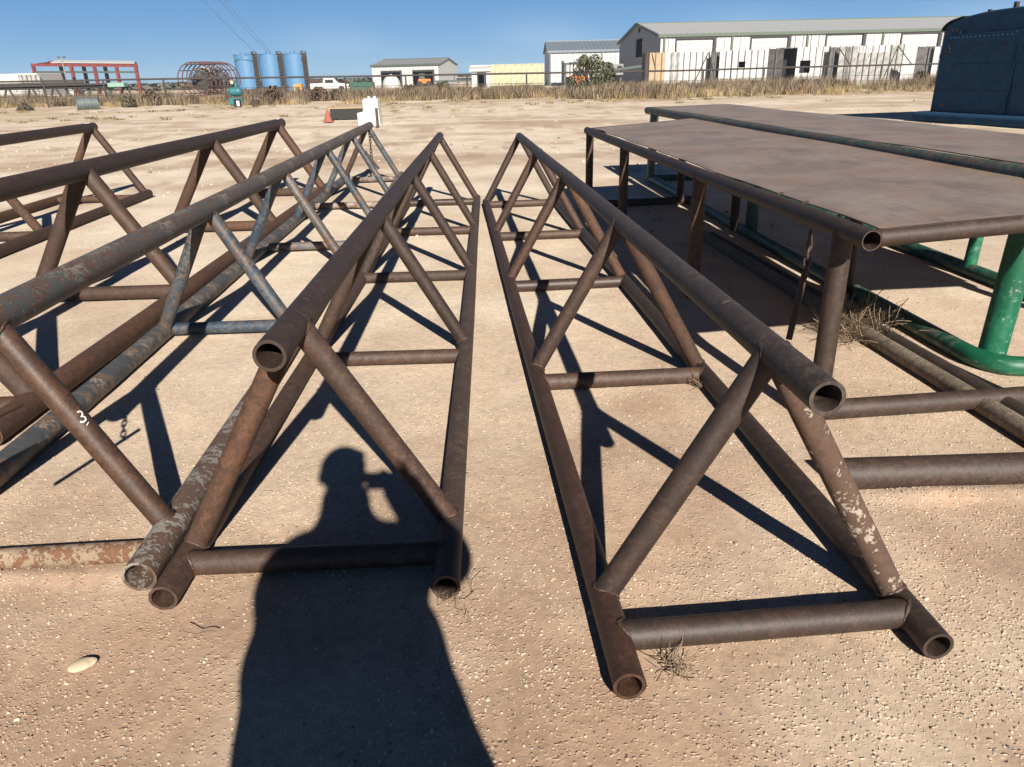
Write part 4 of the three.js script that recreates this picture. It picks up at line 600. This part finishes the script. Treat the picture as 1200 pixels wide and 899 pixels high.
{ // navy steel tank on a skid, right edge, in its own shade
  const A = gp(1087, 141), g = thing('steel_tank', 'big navy steel tank with rusty yellow crown at the right edge', 'tank', [A[0], 0, A[2]], 0);
  const f = V(.2, 0, .98).normalize(), Hb = .2, L = 7, H1 = 2.98;
  g.rotation.y = Math.atan2(-f.z, f.x); // local x runs along the wall towards the camera
  const prof = new THREE.Shape([[0, Hb], [L, Hb], [L, 2.98], [2.75, 2.96], [1.64, 2.935], [1.19, 2.895], [.73, 2.84], [.41, 2.78], [.26, 2.745], [.14, 2.69], [.05, 2.62], [0, 2.52]].map(([x, y]) => new THREE.Vector2(x, y)));
  mesh('shell', boxUV(idx(new THREE.ExtrudeGeometry(prof, { depth: 3.2, bevelSize: .05, bevelThickness: .05, bevelSegments: 3 }).translate(0, 0, -3.3))), M.navy, g);
  const sheet = (pts, off) => { const q = new THREE.ExtrudeGeometry(new THREE.Shape(pts.map(([x, y]) => new THREE.Vector2(x, y))), { depth: .03, bevelSize: .012, bevelThickness: .012, bevelSegments: 2 }).translate(0, 0, off); mesh('wall_sheet', boxUV(idx(q)), M.navy, g); };
  sheet([[.3, .3], [2.84, .3], [2.86, .905], [.3, .905]], .012); sheet([[.3, .935], [2.87, .935], [2.86, 1.61], [.3, 1.61]], .018); sheet([[.3, 1.64], [2.83, 1.64], [2.76, 2.4], [.3, 2.4]], .024);
  sheet([[3.12, .28], [5.6, .28], [5.6, 1.6], [2.98, 1.6]], .03); sheet([[2.96, 1.63], [5.6, 1.63], [5.6, 2.42], [2.86, 2.42]], .036);
  for (let k = 0; k < 16; k++) mesh('rivet', new THREE.SphereGeometry(.022, 8, 6).translate(.42 + k * .16, 2.33, .075), M.navy, g);
  for (const x of [.55, 2.3]) mesh('dent_scar', box(.22, .05, .012, x, .47, .058).rotateZ(0), M.rust, g);
  { const P = [], N = [], U = [], I = [], c = prof.getPoints(20).filter((p) => p.x < .75 && p.y > 2.4).reverse(); c.forEach((p, k) => { const a = c[Math.max(0, k - 1)], b = c[Math.min(c.length - 1, k + 1)], l = Math.hypot(b.x - a.x, b.y - a.y) || 1, nx = (b.y - a.y) / l, ny = -(b.x - a.x) / l, sg = ny < 0 ? -1 : 1; for (const zz of [.052, -2.6]) { P.push(p.x + nx * sg * .062, p.y + ny * sg * .062, zz); N.push(nx * sg, ny * sg, 0); U.push(p.x + p.y, zz); } if (k < c.length - 1) { const q = 2 * k; I.push(q, q + 1, q + 2, q + 1, q + 3, q + 2); } }); mesh('crown_sheet', geoOf(P, N, U, I), M.yellowRust, g); }
  for (const [x, y] of [[.16, 2.5], [.38, 2.52], [.55, 2.53], [.72, 2.47], [.42, 2.2], [.95, 2.1], [.12, 1.85], [2.5, 2.1], [.5, 2.05]]) mesh('hole_rim', new THREE.CylinderGeometry(.045, .045, .02, 12).rotateX(Math.PI / 2).translate(x, y, y < 2.42 && x > .3 ? .066 : .055), M.dark, g);
  mesh('hatch_rim', new THREE.TorusGeometry(.09, .02, 8, 20).scale(.7, 1.5, 1).translate(.42, 1.98, .07), M.rust, g);
  mesh('skid', box(L + .5, .3, 3.9, L / 2 - .1, .12, -1.6, 0, .12), M.navy, g);
  mesh('lifting_lug', merge([box(.25, .12, .2, 2.6, H1 + .1, -.5), box(.1, .2, .1, 2.1, H1 + .08, -.4), box(.08, .12, .08, 1.2, H1 + .0, -.4)]), M.rust, g);
}
// thin overhead wires
for (const [a, b, t] of [[[232, -3], [300, 62], 'leftmost'], [[256, -3], [313, 61], 'middle'], [[263, -3], [317, 61], 'rightmost']]) tag(mesh('guy_wire', new THREE.TubeGeometry(new THREE.QuadraticBezierCurve3(at(a[0] - 60, a[1] - 66, -84), at((a[0] + b[0]) / 2 - 1, (a[1] + b[1]) / 2 + 1.5, -93), at(...b, -102)), 40, .022, 5), M.grey), `thin wire slanting up from the blue tanks, ${t} of three`, 'wire', 'thin wires above the blue tanks');

// ---------------------------------------------------------------- vegetation
function tuft(seed, n, hgt, spread, w, curl) { const q = rng(seed), P = [], N = [], U = [], I = []; for (let i = 0; i < n; i++) { const a = q() * 6.283, rd = Math.sqrt(q()) * spread, x = Math.cos(a) * rd, z = Math.sin(a) * rd, h = hgt * (.45 + .75 * q()), lx = (q() - .5) * curl + Math.cos(a) * curl * .3, lz = (q() - .5) * curl + Math.sin(a) * curl * .3, ww = w * (.5 + q()), b = P.length / 3, fa = q() * 6.283, cx = Math.cos(fa) * ww, cz = Math.sin(fa) * ww; P.push(x - cx, 0, z - cz, x + cx, 0, z + cz, x + lx * .35 + cx * .7, h * .6, z + lz * .35 + cz * .7, x + lx * .35 - cx * .7, h * .6, z + lz * .35 - cz * .7, x + lx, h, z + lz); for (let k = 0; k < 5; k++) { N.push(-Math.sin(fa) * .5, .75, Math.cos(fa) * .5); U.push(0, 0); } I.push(b, b + 1, b + 2, b, b + 2, b + 3, b + 3, b + 2, b + 4); } return geoOf(P, N, U, I); }
const leafM = (c) => new THREE.MeshStandardMaterial({ color: new THREE.Color().setRGB(...c), roughness: .95, side: THREE.DoubleSide });
{
  const q = rng(61), o = new THREE.Object3D(), front = (x) => { const px = 600 + x / 58 * 939; return -hitGround(clamp(px, -60, 1250), px < 350 ? mix(129, 122, clamp(px / 350)) : px < 650 ? mix(122, 117, (px - 350) / 300) : mix(117, 107, clamp((px - 650) / 450)))[2]; };
  const straw = [], weed = [], short = [];
  for (let i = 0; i < 15500; i++) {
    const x = rr(-52, 40, q), f = front(x) + 9 * (fb(x * .16, 3, 121, 4) - .5), dpt = Math.pow(q(), 1.05) * 17 - 2, z = -(f + dpt), den = fb(x * .3, z * .3, 101, 4);
    const isWeed = q() < sst(-1, 5, dpt) * sst(.34, .56, fb(x * .22, z * .3, 103, 3));
    if (q() > sst(.4, .6, den) * (.35 + .65 * sst(0, 5, dpt)) + .12 * sst(3, 8, dpt)) continue;
    o.position.set(x, GH(x, z), z); o.rotation.set(0, q() * 6.28, 0); const s = (isWeed ? rr(.5, 1.0, q) : rr(.22, .62, q)) * sst(-2.5, 2.5, dpt + 1) * (.7 + .5 * den); o.scale.set(s * rr(.9, 1.4, q), s, s * rr(.9, 1.4, q)); o.updateMatrix();
    const v = rr(.7, 1.25, q); (isWeed ? weed : straw).push([o.matrix.clone(), new THREE.Color().setRGB(v, v * rr(.9, 1.05, q), v * rr(.8, 1.05, q))]);
  }
  for (let i = 0; i < 900; i++) { const x = rr(-45, 36, q), z = -rr(38, 58, q); if (fb(x * .3, z * .6, 111, 3) < .6) continue; o.position.set(x, GH(x, z), z); o.rotation.set(0, q() * 6.28, 0); const s = rr(.07, .16, q); o.scale.set(s * 4, s, s * 4); o.updateMatrix(); const v = rr(.9, 1.4, q); short.push([o.matrix.clone(), new THREE.Color().setRGB(v, v, v * .9)]); }
  scatter('dry_grass', tuft(1, 34, 1, .42, .014, .55), leafM([.46, .35, .19]), straw, 'pale straw coloured dry grass along the fence', 'grass');
  scatter('dry_weeds', tuft(2, 46, 1.05, .5, .012, .7), leafM([.25, .19, .13]), weed, 'brown dry weeds standing among the grass along the fence', 'weeds');
  scatter('grass_tufts', tuft(3, 26, 1, .4, .03, .8), leafM([.3, .23, .11]), short, 'scattered low tufts on the bare yard', 'grass tufts');
}
function bushGeo(seed, n, w, h, leaf) { const q = rng(seed), P = [], N = [], U = [], I = []; for (let i = 0; i < n; i++) { let x, y, z; do { x = q() * 2 - 1; y = q(); z = q() * 2 - 1; } while (x * x + z * z + Math.pow(y * 1.0, 2) > 1 * (.75 + .5 * vn(x * 3 + seed, y * 4 + z * 2, seed)) || q() > .35 + .65 * sst(.3, .6, vn(x * 4 + 9, y * 4 + z * 3, seed + 3))); const c = V(x * w, y * h + .06, z * w), a = V(q() - .5, q() - .2, q() - .5).normalize(), b = V(q() - .5, q() - .5, q() - .5).cross(a).normalize(), s = leaf * (.5 + q()), k = P.length / 3, nn = a.clone().cross(b).lerp(V(x, y + .3, z).normalize(), .6).normalize(); for (const [u, v] of [[-1, -.35], [1, -.35], [1, .35], [-1, .35]]) { const p = c.clone().addScaledVector(a, u * s).addScaledVector(b, v * s); P.push(p.x, p.y, p.z); N.push(nn.x, nn.y, nn.z); U.push(u, v); } I.push(k, k + 1, k + 2, k, k + 2, k + 3); } return geoOf(P, N, U, I); }
{
  const bushes = [[322, 122, 1.15, 1.3, 'rounded brown tumbleweed bush in front of the blue tanks', 0], [178, 124, 1.2, 1.1, 'dry brown bush between drum and reel cage', 0], [152, 126, .9, .9, 'low dry bush right of the white bucket', 1], [225, 122, 1.1, .7, 'low brown bush under the reel cage', 0], [30, 131, .9, .6, 'small grey bush at the far left of the yard', 1], [375, 119, 1.3, 1.1, 'brown bush right of the blue tanks', 0], [395, 118, 1, .9, 'reddish brown bush beside the post right of the tanks', 0], [480, 115, 1.2, 1.1, 'dry bush before the small white shop', 0], [520, 113, 1.3, 1.25, 'olive brown bush before the flatbed trailer', 1], [560, 113, .9, .8, 'low bush below the white shed', 0], [735, 112, 1, .9, 'brown bush left of the tan screen', 0], [800, 110, 1.1, .9, 'dry bush under the white screens', 0], [1078, 103, 1.1, 1.2, 'straw brown bush at the foot of the dark leaning screen', 0]];
  const mats = [leafM([.135, .09, .055]), leafM([.15, .125, .075])], gg = [bushGeo(5, 2200, .62, .95, .05), bushGeo(6, 2200, .62, .95, .05)], stem = twigs(31, 30, .8, .012, 2.2, .2);
  bushes.forEach(([px, py, w, h, label, k]) => { const p = gp(px, py), g = thing('dry_bush', label, 'bush', [p[0], 0, p[2]], (px % 6)); const m = mesh('foliage', gg[k], mats[k], g); m.scale.set(w, h, w); const s = mesh('stems', stem, M.twigDark, g); s.scale.set(w * .8, h * .8, w * .8); });
}
{ // green mesquite tree
  const p = gp(693, 112.5), g = thing('mesquite_tree', 'small bushy green tree growing at the fence before the carport', 'tree', [p[0], 0, p[2]]), q = rng(15), limbs = [];
  for (let i = 0; i < 16; i++) { const a = i * 2.4, l = rr(1, 2.1, q), e = V(Math.cos(a) * l * .7, rr(1.2, 2.6, q), Math.sin(a) * l * .6), c = new THREE.CatmullRomCurve3([V(0, 0, 0), V(e.x * .25, e.y * .45, e.z * .25), e]); const t = new THREE.TubeGeometry(c, 8, .05 - .0016 * i, 6); limbs.push(t); }
  mesh('trunk', merge(limbs), M.twigDark, g);
  const cl = []; for (const [x, y, z, w, h, s] of [[-.3, 1.3, 0, 1.0, 1.4, 1], [.7, .9, .1, .9, 1.2, 2], [-1.05, .5, .1, .7, 1, 3], [.25, 1.7, -.1, .6, 1.0, 4], [1.25, 1.2, 0, .5, .9, 5], [.2, .3, .3, 1.2, 1.1, 6], [-.6, 1.9, 0, .45, .75, 7]]) cl.push(bushGeo(40 + s, 680, w * 1.06, h * 1.04, .062).translate(x, y, z));
  mesh('crown', merge(cl), leafM([.11, .115, .06]), g); g.scale.set(1.05, 1.06, 1.05);
}
{ // low scrub and sheds melting into the horizon
  const g = bushGeo(77, 240, 1, .7, .22), q = rng(78), o = new THREE.Object3D(), L = []; for (let i = 0; i < 1500; i++) { const z = -rr(190, 900, q), x = rr(-1, 1, q) * -z * .85, s = rr(1.5, 4.5, q); o.position.set(x, -.2, z); o.rotation.set(0, q() * 6, 0); o.scale.set(s * 1.6, s * .62, s); o.updateMatrix(); const v = rr(.7, 1.2, q); L.push([o.matrix.clone(), new THREE.Color().setRGB(v, v, v)]); }
  scatter('distant_scrub', g, leafM([.1, .095, .065]), L, 'dark line of far scrub along the horizon', 'scrub');
}

// ---------------------------------------------------------------- the photographer, who stands behind the camera and casts the shadow
{
  const cap = (p, a, b, ra, rb) => { const d = b.clone().sub(a), t = clamp(p.clone().sub(a).dot(d) / d.lengthSq()); return p.distanceTo(a.clone().addScaledVector(d, t)) - mix(ra, rb, t); };
  const smin = (l, k) => { let m = l[0]; for (let i = 1; i < l.length; i++) { const h = clamp(.5 + .5 * (l[i] - m) / k); m = mix(l[i], m, h) - k * h * (1 - h); } return m; };
  function sdf(lo, hi, res, f) {
    const s = Math.max(hi.x - lo.x, hi.y - lo.y, hi.z - lo.z) / 2, c = lo.clone().add(hi).multiplyScalar(.5), mc = new MarchingCubes(res, new THREE.MeshStandardMaterial(), false, false, 300000);
    mc.isolation = 0; const half = res / 2, p = V(0, 0, 0);
    for (let k = 0; k < res; k++) for (let j = 0; j < res; j++) for (let i = 0; i < res; i++) { p.set(c.x + (i - half) / half * s, c.y + (j - half) / half * s, c.z + (k - half) / half * s); mc.field[i + j * res + k * res * res] = (p.x < lo.x - .03 || p.x > hi.x + .03 || p.y < lo.y - .03 || p.y > hi.y + .03 || p.z < lo.z - .03 || p.z > hi.z + .03) ? -1 : -f(p); }
    mc.update(); const n = mc.count, P = mc.positionArray.slice(0, n * 3); for (let i = 0; i < n; i++) { P[3 * i] = P[3 * i] * s + c.x; P[3 * i + 1] = P[3 * i + 1] * s + c.y; P[3 * i + 2] = P[3 * i + 2] * s + c.z; }
    let g = new THREE.BufferGeometry(); g.setAttribute('position', new THREE.BufferAttribute(new Float32Array(P), 3)); g = mergeVertices(g, 1e-5); g.computeVertexNormals(); g.setAttribute('uv', new THREE.BufferAttribute(new Float32Array(g.attributes.position.count * 2), 2)); return g;
  }
  const X = -.05, Z = .32, J = { hipL: V(X - .12, .96, Z), hipR: V(X + .12, .96, Z), knL: V(X - .15, .53, Z - .02), knR: V(X + .15, .53, Z - .03), anL: V(X - .16, .1, Z + .03), anR: V(X + .17, .1, Z + .02), shL: V(-.2, 1.475, Z), shR: V(.15, 1.5, Z - .02), elL: V(-.275, 1.2, .36), haL: V(-.27, .95, .24), elR: V(.265, 1.385, .12), haR: V(.126, 1.66, .09) };
  const g = thing('person', 'person in a dark jacket standing behind the camera, right hand raised to photograph', 'person', [0, 0, 0]);
  const coat = [[V(X - .135, .88, Z), V(X + .165, .88, Z), .195, .2], [V(X - .135, 1.2, Z - .01), V(X + .11, 1.2, Z - .02), .185, .18], [V(X - .13, 1.04, Z), V(X + .135, 1.04, Z), .19, .185], [V(X - .01, 1.62, Z), V(-.2, 1.49, Z), .07, .075], [V(X, 1.62, Z), V(.14, 1.5, Z - .02), .07, .08], [V(X - .165, 1.4, Z), V(X + .13, 1.4, Z), .155, .15], [J.shL, J.shR, .085, .085], [J.shL, J.elL, .085, .072], [J.elL, J.haL.clone().lerp(J.elL, .2), .07, .055], [J.shR, J.elR, .095, .088], [J.elR, J.haR.clone().lerp(J.elR, .08), .086, .07], [V(X, 1.5, Z), V(X + .004, 1.72, Z - .01), .11, .1]];
  mesh('jacket', sdf(V(-.5, .7, -.02), V(.5, 1.8, .64), 84, (p) => smin(coat.map((c) => cap(p, ...c)), .05)), plain(.03, .035, .05, .9), g);
  const legs = [[J.hipL, J.knL, .105, .08], [J.hipR, J.knR, .105, .08], [J.knL, J.anL, .078, .062], [J.knR, J.anR, .078, .062], [J.hipL, J.hipR, .13, .13]];
  mesh('trousers', sdf(V(-.4, .06, .1), V(.3, 1.1, .55), 80, (p) => smin(legs.map((c) => cap(p, ...c)), .03)), plain(.06, .08, .13, .9), g);
  for (const an of [J.anL, J.anR]) mesh('boot', sdf(an.clone().add(V(-.09, -.11, -.24)), an.clone().add(V(.09, .1, .12)), 44, (p) => Math.max(smin([cap(p, an.clone().add(V(0, -.05, .04)), an.clone().add(V(0, -.06, -.16)), .05, .042), cap(p, an.clone().add(V(0, .08, 0)), an.clone().add(V(0, -.03, .01)), .06, .055)], .03), -(p.y - .003))), plain(.05, .03, .02, .7), g);
  const Hc = V(X - .006, 1.83, .28), skinM = plain(.45, .27, .19, .6);
  const hd = mesh('head', sdf(Hc.clone().add(V(-.12, -.25, -.15)), Hc.clone().add(V(.12, .15, .14)), 72, (p) => { const q = p.clone().sub(Hc); const el = (c, r) => { const d = q.clone().sub(c); return (Math.hypot(d.x / r.x, d.y / r.y, d.z / r.z) - 1) * Math.min(r.x, r.y, r.z); }; let d = smin([el(V(0, .02, .01), V(.08, .105, .1)), el(V(0, -.06, -.03), V(.06, .075, .07)), cap(q, V(0, -.08, .03), V(0, -.24, .04), .055, .06), el(V(0, -.02, -.1), V(.014, .03, .022)), el(V(0, -.075, -.088), V(.026, .012, .014)), el(V(0, .03, -.082), V(.05, .012, .014))], .02); for (const s of [-1, 1]) { d = smin([d, el(V(s * .083, 0, .015), V(.014, .034, .022))], .008); d = Math.max(d, -el(V(s * .032, .008, -.098), V(.016, .01, .012))); d = Math.min(d, el(V(s * .032, .008, -.08), V(.0125, .0125, .0125))); } return d; }), skinM, g);
  hd.geometry.translate(-Hc.x, -Hc.y, -Hc.z).scale(1.14, 1.06, 1.1).translate(Hc.x, Hc.y, Hc.z);
  { const c = new THREE.SphereGeometry(.12, 28, 14, 0, 6.284, 0, 1.62); c.scale(.86, .86, 1.02); c.translate(Hc.x, Hc.y + .045, Hc.z + .008); const br = new THREE.CylinderGeometry(.08, .088, .008, 24, 1, false, Math.PI / 2, Math.PI).translate(Hc.x, Hc.y + .06, Hc.z - .07); mesh('cap', merge([c, br]), plain(.04, .04, .045, .9), g); }
  const finger = (b, pts, r) => { const out = []; let a = b; for (const q of pts) { const e = a.clone().add(q); out.push([a, e, r, r * .92]); a = e; r *= .92; } return out; };
  function hand(name, wrist, palmEnd, chains, lo, hi) { const bones = [[wrist, palmEnd, .026, .03]], pal = chains.flat(); mesh(name, sdf(lo, hi, 76, (p) => { const a = smin(bones.map((c) => cap(p, ...c)), .02); let m = a; for (const ch of chains) { const d = smin(ch.map((c) => cap(p, ...c)), .006); m = smin([m, d], .007); } return m; }), skinM, g); }
  // phone, held by the raised right hand
  mesh('phone', new RoundedBoxGeometry(.16, .08, .01, 3, .004).rotateX(-.395).translate(.07, 1.664, .05), plain(.02, .02, .022, .3), g);
  { const w = J.haR.clone().add(V(.03, -.01, .03)), pe = V(.125, 1.662, .09), ch = []; for (let i = 0; i < 4; i++) { const y = 1.712 - i * .021; ch.push(finger(V(.13, y, .078), [V(.012, .002, -.022), V(-.012, 0, -.03 + i * .003), V(-.02, 0, -.004)], .0088)); } ch.push(finger(V(.122, 1.695, .1), [V(-.02, .022, -.008), V(-.022, .008, -.022), V(-.016, -.004, -.004)], .0098)); hand('hand', w, pe, ch, V(.03, 1.59, .012), V(.2, 1.76, .15)); }
  { const w = J.haL.clone().add(V(-.004, .05, .03)), pe = J.haL.clone().add(V(0, -.035, 0)), ch = []; for (let i = 0; i < 4; i++) ch.push(finger(pe.clone().add(V(.004, -.012 - (i === 3 ? -.006 : 0), -.03 + i * .02)), [V(.004, -.035 + i * .002, -.004), V(.012, -.024, -.004), V(.014, -.016, 0)], .0088)); ch.push(finger(pe.clone().add(V(.012, .025, -.03)), [V(.016, -.018, -.018), V(.008, -.028, -.008)], .0098)); hand('hand', w, pe, ch, pe.clone().add(V(-.07, -.13, -.09)), pe.clone().add(V(.09, .12, .09))); }
}
renderer.render(scene, camera);
